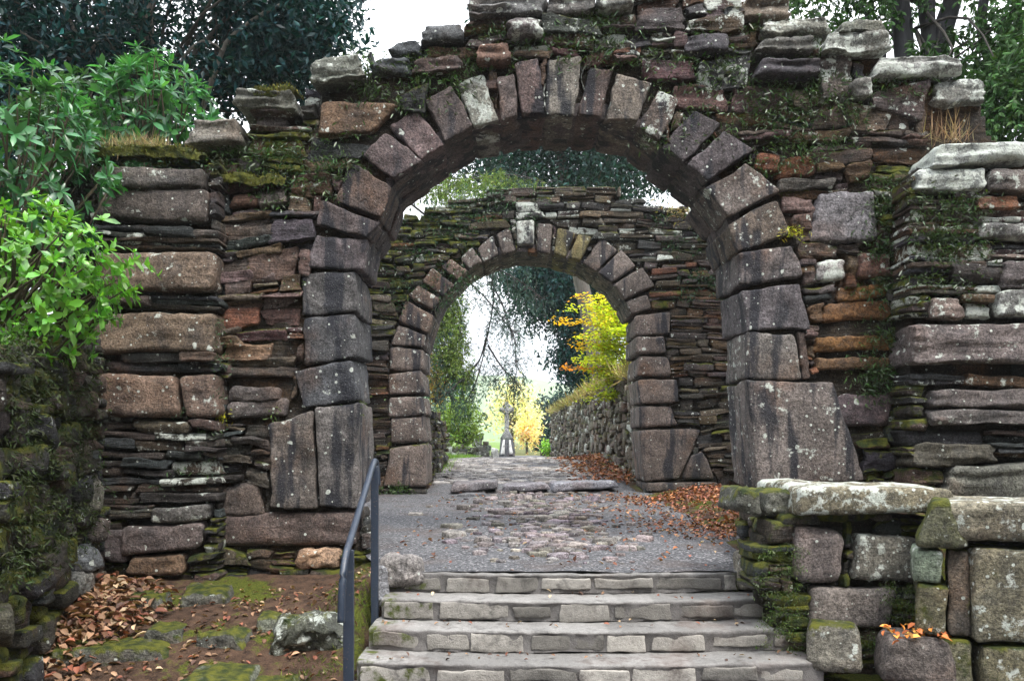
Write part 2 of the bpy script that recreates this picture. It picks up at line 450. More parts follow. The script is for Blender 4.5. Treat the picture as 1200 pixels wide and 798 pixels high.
def ground_mat():
    t = NT('bank_soil'); co = t.n('ShaderNodeTexCoord').outputs['Object']
    n1 = t.noise(co, 1.6, 6., .6); n2 = t.noise(co, 14., 7., .7); n3 = t.noise(co, 90., 4., .7)
    c = t.mix(t.ss(n2, .3, .7), (.022, .014, .010), (.13, .078, .052))
    c = t.mix(t.ss(n3, .5, .7), c, (.13, .075, .05))
    mk = t.ss(t.math('ADD', t.math('ADD', n1, .01), t.math('MULTIPLY', t.math('SUBTRACT', n2, .5), .5)), .53, .60)
    mo = t.n('ShaderNodeAttribute', attribute_name='moss').outputs['Fac']
    mc = t.mix(t.ss(n3, .35, .7), (.035, .052, .008), (.145, .155, .02))
    c = t.mix(t.math('MULTIPLY', mk, mo), c, mc)
    gm = t.n('ShaderNodeAttribute', attribute_name='tint'); c = t.mix(gm.outputs['Alpha'], c, t.mix(n2, (.05, .10, .012), (.14, .22, .03)))
    h = t.math('ADD', n2, t.math('MULTIPLY', n3, .7))
    return t.finish(c, .95, h, .03, .9, .2)
def gravel_mat():
    t = NT('gravel_path'); co = t.n('ShaderNodeTexCoord').outputs['Object']
    v = t.vor(co, 75.); n1 = t.noise(co, 2.2, 6., .6); n2 = t.noise(co, 30., 6., .7)
    sc = t.n('ShaderNodeSeparateColor'); t.t.links.new(v.outputs['Color'], sc.inputs[0])
    c = t.mix(sc.outputs[0], (.022, .023, .027), (.135, .135, .145))
    c = t.mix(t.math('MULTIPLY', t.math('GREATER_THAN', sc.outputs[1], .90), .85), c, (.30, .29, .30))
    c = t.mix(t.math('MULTIPLY', t.ss(n1, .5, .66), .5), c, (.075, .052, .044))
    c = t.mix(t.math('MULTIPLY', t.ss(n2, .5, .75), .5), c, (.04, .04, .045))
    h = t.math('ADD', t.math('MULTIPLY', t.math('SUBTRACT', 1., v.outputs['Distance']), .8), n2)
    return t.finish(c, .8, h, .012, .9, .4)
def concrete_mat():
    t = NT('worn_step_stone'); co = t.n('ShaderNodeTexCoord').outputs['Object']
    at = t.n('ShaderNodeAttribute', attribute_name='tint'); mo = t.n('ShaderNodeAttribute', attribute_name='moss').outputs['Fac']
    n1 = t.noise(co, 4., 7., .65); n2 = t.noise(co, 35., 6., .7); n3 = t.noise(co, 160., 2.)
    k = t.math('MULTIPLY', t.math('MULTIPLY_ADD', n1, 1.1, .45), t.math('MULTIPLY', t.math('MULTIPLY_ADD', n2, .9, .55), t.math('MULTIPLY_ADD', n3, .7, .65)))
    vm = t.n('ShaderNodeVectorMath', operation='SCALE'); t.t.links.new(at.outputs['Color'], vm.inputs[0]); t.t.links.new(k, vm.inputs['Scale'])
    c = t.mix(t.math('MULTIPLY', t.ss(t.noise(co, 5., 9., .78), .50, .66), .75), vm.outputs[0], (.055, .052, .05))
    c = t.mix(t.math('MULTIPLY', t.ss(t.noise(co, 2.5, 5.), .55, .7), .3), c, (.17, .12, .10))
    mk = t.ss(t.math('ADD', mo, t.math('MULTIPLY_ADD', t.noise(co, 9., 6., .7), 1.2, -.6)), .4, .6)
    c = t.mix(mk, c, t.mix(n2, (.02, .035, .008), (.10, .115, .015)))
    return t.finish(c, .85, t.math('ADD', n2, t.math('MULTIPLY', n3, .5)), .008, .8, .3)
M_GRD = ground_mat(); M_GRV = gravel_mat(); M_STEP = concrete_mat()
def paint_mat():
    t = NT('dark_blue_paint'); co = t.n('ShaderNodeTexCoord').outputs['Object']
    n = t.noise(co, 12., 6., .7); n2 = t.noise(co, 90., 4.)
    c = t.mix(n, (.010, .017, .032), (.040, .055, .082))
    c = t.mix(t.math('MULTIPLY', t.ss(n2, .60, .68), .6), c, (.13, .10, .085))
    return t.finish(c, t.math('MULTIPLY_ADD', n, .25, .25), n2, .002, .5, .5)
M_PAINT = paint_mat()

# ------------------------------------------------------------------ palette
def pal(rg, kind='front'):
    P = {'front': [((.075, .062, .054), 4), ((.10, .066, .045), 3), ((.10, .07, .064), 3), ((.052, .052, .056), 3), ((.14, .11, .10), 1.3), ((.12, .065, .042), .45)],
         'rust': [((.12, .078, .048), 3), ((.085, .065, .05), 4), ((.14, .07, .045), 1.2), ((.075, .062, .056), 3.5), ((.11, .09, .085), 2)],
         'dark': [((.05, .046, .042), 4), ((.065, .052, .042), 3), ((.040, .043, .045), 3), ((.09, .072, .06), 1.5)],
         'inner': [((.07, .062, .052), 4), ((.085, .068, .05), 3), ((.055, .055, .052), 3), ((.12, .10, .078), 1.6), ((.13, .07, .04), .3)],
         'grey': [((.13, .125, .11), 3), ((.19, .18, .16), 3), ((.25, .24, .22), 2), ((.11, .10, .08), 2)]}[kind]
    w = np.array([x[1] for x in P]); c = P[rg.choice(len(P), p=w / w.sum())][0]
    return np.array(c) * math.exp(rg.normal(0, .22)) * (1 + rg.normal(0, .05, 3))
def lichv(rg, m): return float(np.clip(rg.gamma(1.3, m / 1.3), 0, 1))

def quadm(px, Y, g=0.):
    q = np.array([A2(x, y, Y) for x, y in px]); c = q.mean(0)
    return c + (q - c) * (1 - g)

# ================================================================== FRONT GATEWAY
YF = 6.35
gate = root('ruined_gateway', (.29, YF + .3, .6), 'front stone archway of the ruined gatehouse, rubble wall with broad granite arch above the steps', 'gateway')
FF = Frame.front(YF)
V_F = [  # (intrados a, intrados b, extrados b, extrados a), tint, lichen
 ([(432,279),(444,260),(378,238),(373,264)], (.15,.12,.125), .05), ([(447,257),(459,220),(415,195),(396,235)], (.17,.125,.115), .05),
 ([(461,214),(495,191),(452,158),(424,185)], (.15,.115,.12), .05), ([(496,188),(520,171),(490,130),(457,150)], (.17,.125,.13), .1),
 ([(522,168),(552,150),(528,103),(497,121)], (.19,.15,.15), .12), ([(555,149),(585,143),(567,90),(537,100)], (.30,.29,.27), .62),
 ([(588,143),(607,138),(601,89),(582,93)], (.15,.12,.12), .1), ([(611,138),(637,137),(630,74),(603,78)], (.18,.13,.13), .15),
 ([(640,137),(673,137),(681,72),(643,73)], (.24,.215,.2), .3), ([(676,137),(704,138),(718,86),(690,84)], (.17,.125,.12), .1),
 ([(708,140),(745,147),(764,101),(723,88)], (.25,.21,.19), .3), ([(748,151),(772,169),(794,121),(770,110)], (.19,.15,.14), .45),
 ([(774,174),(801,191),(844,146),(811,132)], (.16,.135,.15), .08), ([(804,196),(828,213),(878,181),(848,157)], (.16,.135,.15), .15),
 ([(826,223),(851,257),(913,227),(874,195)], (.21,.175,.17), .4), ([(853,265),(863,297),(928,277),(909,236)], (.17,.135,.12), .3)]
J_F = [([(318,595),(372,595),(370,481),(318,498)], (.20,.17,.16), .22), ([(375,594),(421,593),(421,471),(371,479)], (.20,.18,.18), .1),
 ([(357,479),(420,469),(415,420),(346,436)], (.12,.12,.135), .22), ([(357,428),(420,417),(417,369),(354,373)], (.12,.115,.125), .2),
 ([(355,371),(421,368),(418,320),(355,322)], (.14,.13,.135), .08), ([(363,316),(424,318),(430,281),(369,278)], (.15,.125,.135), .05),
 ([(864,336),(937,328),(928,288),(864,300)], (.19,.165,.17), .2), ([(871,388),(946,387),(934,334),(867,340)], (.17,.15,.165), .1),
 ([(874,444),(936,444),(929,392),(874,390)], (.22,.195,.19), .3), ([(938,444),(948,444),(941,392),(931,392)], (.14,.10,.09), .1),
 ([(886,571),(1012,562),(974,448),(874,446)], (.23,.195,.19), .35)]
TF = .72
blockF = []
for i, (q, tn, lc) in enumerate(V_F):
    m = MB(); Q = quadm(q, YF, -.008)
    stone(m, Q, -rng.uniform(.035, .07), TF - .3 + rng.uniform(-.03, .03), FF, r=.017, amp=.018, freq=4, tint=np.array(tn) * (.78, .80, .76) * math.exp(rng.normal(0, .16)), lich=lc, moss=.05, res=.03)
    c = Q.mean(0); Q2 = c + (Q - c) * rng.uniform(.985, 1.01)
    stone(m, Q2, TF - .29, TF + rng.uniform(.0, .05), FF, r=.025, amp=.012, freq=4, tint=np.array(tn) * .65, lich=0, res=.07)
    m.build('voussoir', M_DRS, gate); blockF.append(quadm(q, YF, -.03))
for i, (q, tn, lc) in enumerate(J_F):
    m = MB(); Q = quadm(q, YF, .0)
    big = i in (0, 1, 10)
    stone(m, Q, -rng.uniform(.03, .06), TF - .1 if not i == 9 else .2, FF, r=.02 if not i == 9 else .01, amp=.018, freq=3.5, tint=np.array(tn) * (.78, .80, .77), lich=lc, res=.03)
    m.build('jamb_stone', M_DRS, gate); blockF.append(quadm(q, YF, -.02))
# other dressed or distinct stones of the wall face
S_F = [([(374,162),(442,158),(470,124),(377,120)], (.17, .115, .08), .3, 'wall_block'), ([(945,287),(1028,283),(1021,225),(957,229)], (.20,.19,.20), .12, 'wall_block'),
 ([(953,330),(990,329),(988,306),(955,306)], (.35,.33,.32), .75, 'wall_block'), ([(1003,327),(1042,324),(1040,296),(1005,296)], (.14,.085,.075), .35, 'wall_block'),
 ([(268,470),(330,470),(328,455),(275,452)], (.12,.105,.10), .1, 'wall_block'), ([(266,492),(338,488),(340,466),(267,472)], (.13,.115,.11), .2, 'wall_block'),
 ([(252,640),(420,638),(420,597),(258,603)], (.13,.10,.09), .12, 'plinth_stone'), ([(345,667),(396,666),(398,643),(350,643)], (.40, .28, .20), .15, 'quartz_stone'),
 ([(252,606),(310,606),(306,565),(252,572)], (.15,.12,.105), .15, 'wall_block'),
 ([(964,378),(1045,374),(1043,352),(968,354)], (.17,.09,.045), .02, 'wall_block'), ([(978,352),(1040,350),(1035,334),(983,336)], (.19, .10, .045), .02, 'wall_block'),
 ([(952,416),(1042,410),(1040,392),(956,398)], (.19,.105,.05), .05, 'wall_block'), ([(955,434),(1040,432),(1040,419),(955,420)], (.16,.10,.06), .1, 'wall_block'),
 ([(952,498),(1040,500),(1045,462),(985,462)], (.11,.085,.09), .05, 'wall_block'), ([(905,212),(955,206),(950,182),(920,186)], (.16, .075, .045), .1, 'wall_block'),
 ([(880,200),(910,206),(915,183),(885,180)], (.18,.08,.05), .15, 'wall_block')]
for q, tn, lc, nm in S_F:
    m = MB()
    stone(m, quadm(q, YF, .01), -rng.uniform(.02, .06), .22, FF, r=.035 if nm != 'quartz_stone' else .05, amp=.016 if nm != 'quartz_stone' else .03, freq=5, tint=tn, lich=lc, strat=.006, res=.03)
    m.build(nm, M_QUO, gate); blockF.append(quadm(q, YF, -.02))
# coping stones along the broken top
C_F = [([(362,102),(432,100),(420,68),(368,76)], (.22,.23,.20), .35), ([(275,128),(352,134),(346,112),(282,110)], (.20,.20,.17), .45),
 ([(218,176),(288,174),(282,144),(238,143)], (.27,.25,.22), .2), ([(548,26),(638,22),(640,-6),(552,-6)], (.25,.25,.25), .45),
 ([(642,22),(695,22),(697,0),(645,-2)], (.2,.19,.18), .6), ([(697,18),(742,16),(740,-6),(700,-4)], (.3,.3,.28), .75),
 ([(868,26),(925,27),(924,-8),(874,-8)], (.25,.21,.17), .5), ([(886,46),(972,45),(962,27),(896,28)], (.34,.34,.30), .7),
 ([(974,48),(1030,48),(1026,34),(980,33)], (.19,.2,.17), .25), ([(956,69),(1040,67),(1028,48),(966,48)], (.38,.39,.36), .8),
 ([(1014,96),(1122,92),(1116,74),(1024,74)], (.5,.5,.48), .95), ([(1090,126),(1154,124),(1150,95),(1096,96)], (.3,.31,.29), .75),
 ([(880,68),(950,68),(944,50),(890,52)], (.17,.165,.15), .4), ([(880,97),(958,93),(956,74),(888,76)], (.10,.09,.10), .12),
 ([(800,66),(852,64),(850,42),(806,44)], (.12,.11,.12), .35), ([(740,40),(800,40),(800,12),(748,14)], (.13,.11,.11), .3),
 ([(480,92),(545,86),(540,70),(492,72)], (.16,.12,.11), .4), ([(434,92),(484,90),(478,70),(440,72)], (.12,.13,.14), .3), ([(492,56),(546,52),(544,34),(500,38)], (.14,.145,.15), .3), ([(455,70),(496,68),(492,50),(462,54)], (.10,.11,.12), .3),
 ([(555,80),(600,78),(598,54),(560,56)], (.22, .14, .11), .35), ([(592,50),(635,48),(632,28),(596,28)], (.24,.22,.22), .7),
 ([(1000,118),(1015,118),(1016,97),(990,100)], (.3,.29,.27), .7)]
for q, tn, lc in C_F:
    m = MB(); top = q[2][1] < 115 and q[0][1] < 130
    stone(m, quadm(q, YF, .01), -rng.uniform(.05, .12), .5, FF, r=.03, amp=.018, freq=6, tint=np.array(tn) * .75, lich=lc * .75, strat=.03, moss=.12 if q[0][0] < 300 else 0, res=.03)
    m.build('coping_stone', M_QUO, gate); blockF.append(quadm(q, YF, -.02))
# opening outline
intr = [(438,640),(421,590),(421,470),(420,420),(420,370),(420,320),(430,281),(444,260),(459,220),(495,191),(520,171),(552,150),(585,143),(637,137),(673,137),(704,138),(745,147),(772,169),(801,191),(828,213),(851,257),(863,297),(867,340),(874,390),(874,444),(884,570),(884,660),(438,660)]
openF = [A2(x, y, YF) for x, y in intr]
cx, cy = 650, 330
core_hole = [A2(cx + (x - cx) * 1.07, cy + (y - cy) * (1.07 if y < cy else 1.0), YF) for x, y in intr]
skyF = np.array([(0,190),(100,190),(205,186),(215,172),(290,168),(292,132),(352,128),(362,104),(432,70),(450,58),(475,46),(500,35),(520,31),(540,28),(548,20),(550,-14),(868,-14),(925,6),(928,40),(972,44),(1028,46),(1040,70),(1120,88),(1152,108),(1160,140),(1175,160),(1260,168)], float)
skyX = (skyF[:, 0] - 600) * YF / 1000; skyZ = E + (517 - skyF[:, 1]) * YF / 1000
topF = lambda a: float(np.interp(a, skyX, skyZ))
botF = lambda a: A2(0, 735, YF)[1] if a < -.5 else A2(0, 660, YF)[1]
def tintF(a, b, rg):
    px = a / YF * 1000 + 600; py = 517 - (b - E) / YF * 1000
    k = 'rust' if (px > 840 and 90 < py < 460 and rg.random() < .7) else ('dark' if (px < 470 and py > 480) else 'front')
    lm = .16
    if py < 130: lm = .42
    if px > 880 and py < 140: lm = .55
    if px < 500 and py > 200: lm = .13
    if px > 880 and py > 150: lm = .12
    return pal(rg, k) * (1.25 if 250 < px < 345 and 230 < py < 520 else 1), lichv(rg, lm)
def mossF(a, b, rg):
    px = a / YF * 1000 + 600; py = 517 - (b - E) / YF * 1000
    m = .12
    if px < 345 and 150 < py < 235: m = .5
    if px < 430 and py > 630: m = .38
    if px > 1010 and py > 200: m = .42
    if py < 60: m = .2
    return max(0, m + rg.normal(0, .12))
m = MB()
rubble(m, FF, A2(236, 0, YF)[0], A2(1085, 0, YF)[0], botF, topF, blockF + [openF], (.07, .15), (.13, .46), .2, tintF, seed=3, proud=.06, mossf=mossF, topdepth=.55, strat=.022, rnd=.014, amp=.017, wav=.06, shape=.28, split=.45, res=.04)
core(m, FF, A2(60, 0, YF)[0], A2(1260, 0, YF)[0], botF, lambda a: topF(a) - .10, core_hole, .028, TF - .02, step=.035, tint=(.034, .025, .016))
m.build('rubble_masonry', M_RUB, gate)
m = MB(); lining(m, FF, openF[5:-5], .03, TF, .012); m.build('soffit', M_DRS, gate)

# --- left buttress
YL = 6.2; FL = Frame.front(YL)
B = MB(); blk = []
core(B, FL, A2(66, 0, YL)[0], A2(252, 0, YL)[0], lambda a: A2(0, 730, YL)[1], lambda a: A2(0, 196, YL)[1], None, .06, .3, tint=(.03, .026, .02))
QL = [([(112,341),(252,342),(253,296),(114,298)], (.19,.145,.115), .35), ([(112,414),(256,413),(255,367),(114,369)], (.19,.145,.11), .25),
      ([(116,488),(215,489),(207,440),(118,438)], (.20,.145,.115), .3), ([(219,489),(258,488),(256,440),(209,441)], (.19,.14,.115), .3),
      ([(62,656),(152,658),(150,618),(68,618)], (.12,.10,.10), .05), ([(143,652),(238,640),(243,611),(146,616)], (.14,.115,.11), .2),
      ([(149,674),(217,672),(219,648),(156,652)], (.20,.14,.10), .1), ([(116,260),(245,262),(246,224),(118,224)], (.13,.11,.10), .3),
      ([(116,222),(242,222),(243,200),(120,198)], (.12,.105,.095), .35), ([(178,612),(246,610),(248,592),(182,594)], (.11,.105,.10), .5)]
for q, *_ in QL: blk.append(quadm(q, YL, -.02))
def tintL(a, b, rg):
    py = 517 - (b - E) / YL * 1000
    return pal(rg, 'dark') * (1. if py < 500 else .9), lichv(rg, .22 if py < 560 else .15)
rubble(B, FL, A2(64, 0, YL)[0], A2(110, 0, YL)[0] + .02, lambda a: A2(0, 730, YL)[1], lambda a: A2(0, 600 if a < A2(108, 0, YL)[0] else 190, YL)[1], blk, (.05, .11), (.16, .5), .25, tintL, seed=5, proud=.05, strat=.015, mossf=lambda a, b, g: .3)
rubble(B, FL, A2(110, 0, YL)[0], A2(257, 0, YL)[0], lambda a: A2(0, 735, YL)[1], lambda a: A2(0, 186, YL)[1], blk, (.05, .10), (.2, .6), .3, tintL, seed=6, proud=.06, strat=.018, split=.5,
       mossf=lambda a, b, g: (.55 if b > A2(0, 205, YL)[1] else .12 if b > A2(0, 600, YL)[1] else .35))
but = B.build('buttress', M_RUB, gate)
for q, tn, lc in QL:
    m = MB(); stone(m, quadm(q, YL, .01), -rng.uniform(.05, .085), .3, FL, r=.04, amp=.016, freq=4, tint=tn, lich=lc, moss=.1, strat=.004, res=.03)
    m.build('quoin_stone', M_QUO, but)
# --- right buttress
YR = 6.05; FR = Frame.front(YR)
B = MB(); blk = []
QR = [([(1062,428),(1262,425),(1262,378),(1066,381)], (.20,.17,.165), .42), ([(1081,199),(1204,192),(1200,171),(1092,174)], (.45,.47,.45), .9),
      ([(1066,226),(1152,224),(1148,201),(1072,202)], (.42,.44,.42), .85), ([(1085,374),(1126,376),(1124,352),(1088,350)], (.25,.2,.18), .6),
      ([(1152,228),(1262,226),(1262,200),(1156,202)], (.2,.18,.17), .5), ([(1140,247),(1190,246),(1188,231),(1144,232)], (.22,.11,.07), .5),
      ([(1085,478),(1262,480),(1262,459),(1088,458)], (.15,.13,.125), .25), ([(1086,498),(1262,498),(1262,481),(1088,480)], (.15,.135,.13), .3),
      ([(1160,372),(1262,372),(1262,340),(1164,342)], (.28,.28,.27), .65), ([(1098,585),(1262,585),(1262,540),(1110,545)], (.16,.16,.14), .15),
      ([(1066,548),(1166,542),(1160,520),(1072,520)], (.12,.11,.09), .1), ([(1142,280),(1262,282),(1262,262),(1146,262)], (.3,.29,.28), .7),
      ([(1170,338),(1262,338),(1262,308),(1172,308)], (.15,.13,.13), .35)]
for q, *_ in QR: blk.append(quadm(q, YR, -.02))
def tintR(a, b, rg): return pal(rg, 'front'), lichv(rg, .5 if b > A2(0, 380, YR)[1] else .2)
skR = lambda a: A2(0, float(np.interp(a / YR * 1000 + 600, [1060, 1075, 1090, 1262], [215, 195, 176, 168])), YR)[1]
core(B, FR, A2(1070, 0, YR)[0], A2(1260, 0, YR)[0], lambda a: A2(0, 640, YR)[1], lambda a: skR(a) - .08, None, .06, .32, tint=(.03, .026, .02))
rubble(B, FR, A2(1064, 0, YR)[0], A2(1262, 0, YR)[0], lambda a: A2(0, 640, YR)[1], skR, blk, (.055, .12), (.2, .6), .36, tintR, seed=9, proud=.06, strat=.016, split=.45,
       mossf=lambda a, b, g: .42 if a < A2(1095, 0, YR)[0] else .18)
but2 = B.build('buttress', M_RUB, gate)
for q, tn, lc in QR:
    m = MB(); stone(m, quadm(q, YR, .01), -rng.uniform(.05, .09), .34, FR, r=.03, amp=.016, freq=5, tint=np.array(tn) * .85, lich=lc * .85, strat=.022, res=.03)
    m.build('quoin_stone', M_QUO, but2)

# ================================================================== INNER GATEWAY
YI = 11.1; FI = Frame.front(YI)
gate2 = root('ruined_gateway', (.27, YI + .4, .95), 'second stone archway of the gatehouse, smaller in view, seen through the front arch', 'gateway')
V_I = [([(502,391),(509,370),(475,352),(466,377)]), ([(508,364),(518,351),(490,335),(478,349)]), ([(519,348),(533,335),(507,314),(495,331)]), ([(537,330),(549,318),(528,304),(516,314)]),
 ([(550,316),(566,308),(554,291),(540,304)]), ([(567,309),(585,299),(578,276),(560,292)]), ([(588,300),(604,295),(597,264),(581,275)]), ([(606,288),(626,288),(627,259),(604,261)]),
 ([(629,295),(645,298),(648,263),(629,262)]), ([(648,299),(663,303),(674,273),(653,267)]), ([(665,303),(680,308),(694,278),(677,275)]), ([(682,308),(698,318),(723,294),(705,280)]),
 ([(700,320),(716,332),(745,312),(727,294)]), ([(718,335),(731,352),(767,336),(752,313)]), ([(732,354),(740,369),(763,361),(758,345)])]
J_I = [([(449,571),(500,570),(499,519),(456,523)], 1.25), ([(460,521),(499,518),(496,486),(458,491)], 1), ([(455,490),(499,486),(495,464),(455,467)], 1.1), ([(456,464),(498,461),(495,435),(454,438)], 1),
 ([(456,434),(497,434),(496,409),(457,407)], 1.1), ([(458,404),(497,408),(501,393),(466,380)], 1), ([(744,394),(785,392),(785,364),(743,371)], 1.1), ([(743,416),(780,415),(779,395),(744,395)], 1.1),
 ([(746,442),(787,441),(782,418),(748,418)], 1.1), ([(749,473),(796,472),(793,444),(746,445)], 1.15), ([(749,501),(794,499),(786,475),(749,475)], 1.15), ([(755,565),(796,561),(822,502),(749,504)], .95),
 ([(799,562),(838,560),(822,528),(809,535)], .9), ([(757,576),(842,576),(840,565),(757,566)], .8)]
TI = .95; blockI = []
for i, q in enumerate(V_I):
    m = MB(); Q = quadm(q, YI, .0)
    tn = np.array((.155, .132, .12)) if i not in (9, 10) else np.array((.16, .14, .075))
    if i in (7,): tn = np.array((.28, .28, .26))
    if i < 4: tn = np.array((.16, .12, .10))
    tn = tn * math.exp(rng.normal(0, .12))
    stone(m, Q, -rng.uniform(.03, .07), TI + rng.uniform(-.03, .03), FI, r=.03, amp=.013, freq=4, tint=tn, lich=[.35, .15][i > 8] if i != 7 else .6, res=.06)
    m.build('voussoir', M_DRS, gate2); blockI.append(quadm(q, YI, -.03))
for i, (q, k) in enumerate(J_I):
    m = MB(); stone(m, quadm(q, YI, .015), -rng.uniform(.03, .07), TI - .05, FI, r=.035, amp=.015, freq=3.5, tint=np.array((.155, .128, .115)) * k, lich=.35 if 0 < i < 6 else .12, moss=.1 if i else .25, res=.06)
    m.build('jamb_stone', M_DRS, gate2); blockI.append(quadm(q, YI, -.02))
intrI = [(500,600),(500,570),(499,519),(497,486),(496,464),(497,434),(497,408),(502,391),(509,370),(518,351),(533,335),(549,318),(566,308),(585,299),(604,295),(645,297),(663,303),(680,308),(698,318),(716,332),(731,352),(740,369),(744,394),(746,442),(749,501),(755,565),(755,600)]
openI = [A2(x, y, YI) for x, y in intrI]
holeI = [A2(625 + (x - 625) * 1.06, 420 + (y - 420) * (1.06 if y < 420 else 1.), YI) for x, y in intrI]
skI = np.array([(200,330),(330,300),(430,268),(470,256),(505,244),(540,234),(570,226),(600,219),(640,216),(690,220),(720,222),(740,232),(770,238),(800,246),(830,250),(870,262),(960,270),(1100,290)], float)
topI = lambda a: A2(0, float(np.interp(a / YI * 1000 + 600, skI[:, 0], skI[:, 1])), YI)[1]
botI = lambda a: .8
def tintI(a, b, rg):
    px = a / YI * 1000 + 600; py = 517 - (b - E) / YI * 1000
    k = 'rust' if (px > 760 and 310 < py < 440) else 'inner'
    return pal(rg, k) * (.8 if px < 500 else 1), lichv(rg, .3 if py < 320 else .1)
def mossI(a, b, rg):
    px = a / YI * 1000 + 600; py = 517 - (b - E) / YI * 1000
    return max(0, (.42 if px < 560 and py < 400 else .18) + rg.normal(0, .12))
m = MB()
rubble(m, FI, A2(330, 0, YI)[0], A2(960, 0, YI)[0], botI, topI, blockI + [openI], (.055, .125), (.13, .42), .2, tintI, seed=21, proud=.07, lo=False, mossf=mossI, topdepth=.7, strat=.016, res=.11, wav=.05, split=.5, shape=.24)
core(m, FI, A2(320, 0, YI)[0], A2(970, 0, YI)[0], botI, lambda a: topI(a) - .12, holeI, .04, TI - .03, step=.05, tint=(.035, .03, .022))
m.build('rubble_masonry', M_RUB, gate2)
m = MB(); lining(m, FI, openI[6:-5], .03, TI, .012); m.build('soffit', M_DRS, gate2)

# ================================================================== GROUND
PY = [0, 4.3, 5.5, 6.35, 9.0, 11.0, 11.5, 12.5, 16, 20, 30, 60, 200]
PZ = [.2, .28, .765, .80, .86, .925, .97, 1.04, 1.26, 1.22, 1.05, 1.0, 1.0]
pathz = lambda y: np.interp(y, PY, PZ)
sst = lambda x, a, b: np.clip((x - a) / (b - a), 0, 1) ** 2 * (3 - 2 * np.clip((x - a) / (b - a), 0, 1))
def ground(X, Y):
    X, Y = np.asarray(X, float), np.asarray(Y, float)
    bank = np.interp(Y, [2, 4.0, 4.4, 4.7, 5.3, 6.1, 6.4], [.05, .18, .25, .34, .5, .61, .64])
    near = np.interp(Y, [2, 4.3, 4.46, 4.72, 4.98, 5.24, 5.5, 6.4], [.2, .22, .26, .36, .48, .60, .72, .76])
    bank = bank + (np.maximum(near - bank, 0)) * sst(X, -1.35, -.92)
    stair = np.interp(Y, [2, 4.4, 5.55, 5.6, 6.4], [.2, .22, .3, .74, .78])
    rgt = np.interp(Y, [2, 4.3, 5.1, 5.35, 6.4], [.2, .26, .27, 1.1, 1.15])
    z = bank + (stair - bank) * sst(X, -.93, -.86)
    z = z + (rgt - z) * sst(X, 1.72, 1.9)
    back = pathz(Y) - .012
    drift = .13 * sst(X, 1.5, 2.4) * sst(Y, 6.6, 8.5) * (1 - sst(Y, 10.5, 12))
    back = back + drift
    hi = 2.62 * np.ones_like(X)
    back = back + (hi - back) * sst(X, 1.86 - (Y - 12.3) * .021, 2.25 - (Y - 12.3) * .021) * sst(Y, 11.9, 12.4) * (1 - sst(Y, 30, 40))
    back = back + .35 * (1 - sst(X, -4.5, -1.6)) * sst(Y, 12.5, 15)
    back = back - .12 * (1 - sst(X, -1.4, -1.2)) * 0
    z = z + (back - z) * sst(Y, 6.4, 6.7)
    z = z + (1.95 + .25 * sst(Y, 6, 8) - z) * (1 - sst(X, -3.75 + .2426 * np.clip(6.35 - Y, -.4, 4), -3.25 + .2426 * np.clip(6.35 - Y, -.4, 4))) * (1 - sst(Y, 8, 10.5)) * sst(Y, 1, 2.5)
    return z + .018 * fbm(np.stack([X * 3, Y * 3, X * 0], -1), 5) + .006 * vn(np.stack([X * 14, Y * 14, X * 0], -1), 8)
def gl(a, b, lo, hi, f, c):
    f_ = np.arange(lo, hi, f); return np.concatenate([np.linspace(a, lo, c)[:-1], f_, np.linspace(hi, b, c)])
gx = gl(-250, 250, -3.6, 3.6, .06, 18); gy = np.concatenate([np.linspace(-12, 3.4, 10)[:-1], np.arange(3.4, 14, .06), np.arange(14, 40, .7), np.linspace(40, 500, 20)])
GX, GY = np.meshgrid(gx, gy, indexing='ij'); GZ = ground(GX, GY)
def grid_faces(n, k):
    i = np.arange(n - 1)[:, None]; j = np.arange(k - 1)[None, :]
    a = (i * k + j).ravel(); return np.stack([a, a + k, a + k + 1, a + 1], -1)
m = MB()
green = sst(GY, 12.3, 14) * (1 - .6 * sst(GX, -1, -.8) * (1 - sst(GX, 1.4, 1.7)))
gc = np.stack([GX * 0 + .1, GX * 0 + .08, GX * 0 + .06, green], -1).reshape(-1, 4)
gm = (1 - sst(GX, -.7, -.5)) * sst(GX, -2.75, -2.2) * sst(GY, 4.0, 4.6) + sst(GX, 1.6, 1.8)
m.add(np.stack([GX, GY, GZ], -1).reshape(-1, 3), grid_faces(len(gx), len(gy)), C=gc, moss=np.clip(gm, 0, 1).ravel())
tag(m.build('ground', M_GRD, origin=(0, 0, 0)), kind='structure')
# gravel path through both arches
xs = np.linspace(0, 1, 60); ys = np.concatenate([np.arange(5.5, 11.6, .06), np.arange(11.6, 34, .25)])
PXl = np.interp(ys, [5.5, 6.3, 6.5, 7.0, 7.3, 10.9, 11.2, 12, 12.4, 34], [-.80, -1.08, -1.12, -1.2, -1.9, -1.9, -1.15, -1.15, -1.2, -1.0])
PXr = np.interp(ys, [5.5, 6.3, 6.5, 7.0, 7.3, 10.9, 11.2, 12, 12.4, 34], [1.50, 1.68, 1.72, 1.75, 2.4, 2.4, 1.66, 1.66, 1.72, 1.2])
PX = PXl[None, :] + xs[:, None] * (PXr - PXl)[None, :]; PYg = np.tile(ys, (60, 1))
edge = np.minimum(xs, 1 - xs)[:, None]
PZg = pathz(PYg) + .014 + .016 * fbm(np.stack([PX * 2.5, PYg * 2.5, PX * 0], -1), 5) - .03 * (1 - np.clip(edge / .04, 0, 1))
def pz(x, y): return pathz(y) + .014 + .016 * fbm(np.stack([np.asarray(x, float) * 2.5, np.asarray(y, float) * 2.5, np.asarray(x, float) * 0], -1), 5)
m = MB(); m.add(np.stack([PX, PYg, PZg], -1).reshape(-1, 3), grid_faces(60, len(ys)), C=(.1, .1, .1, 0))
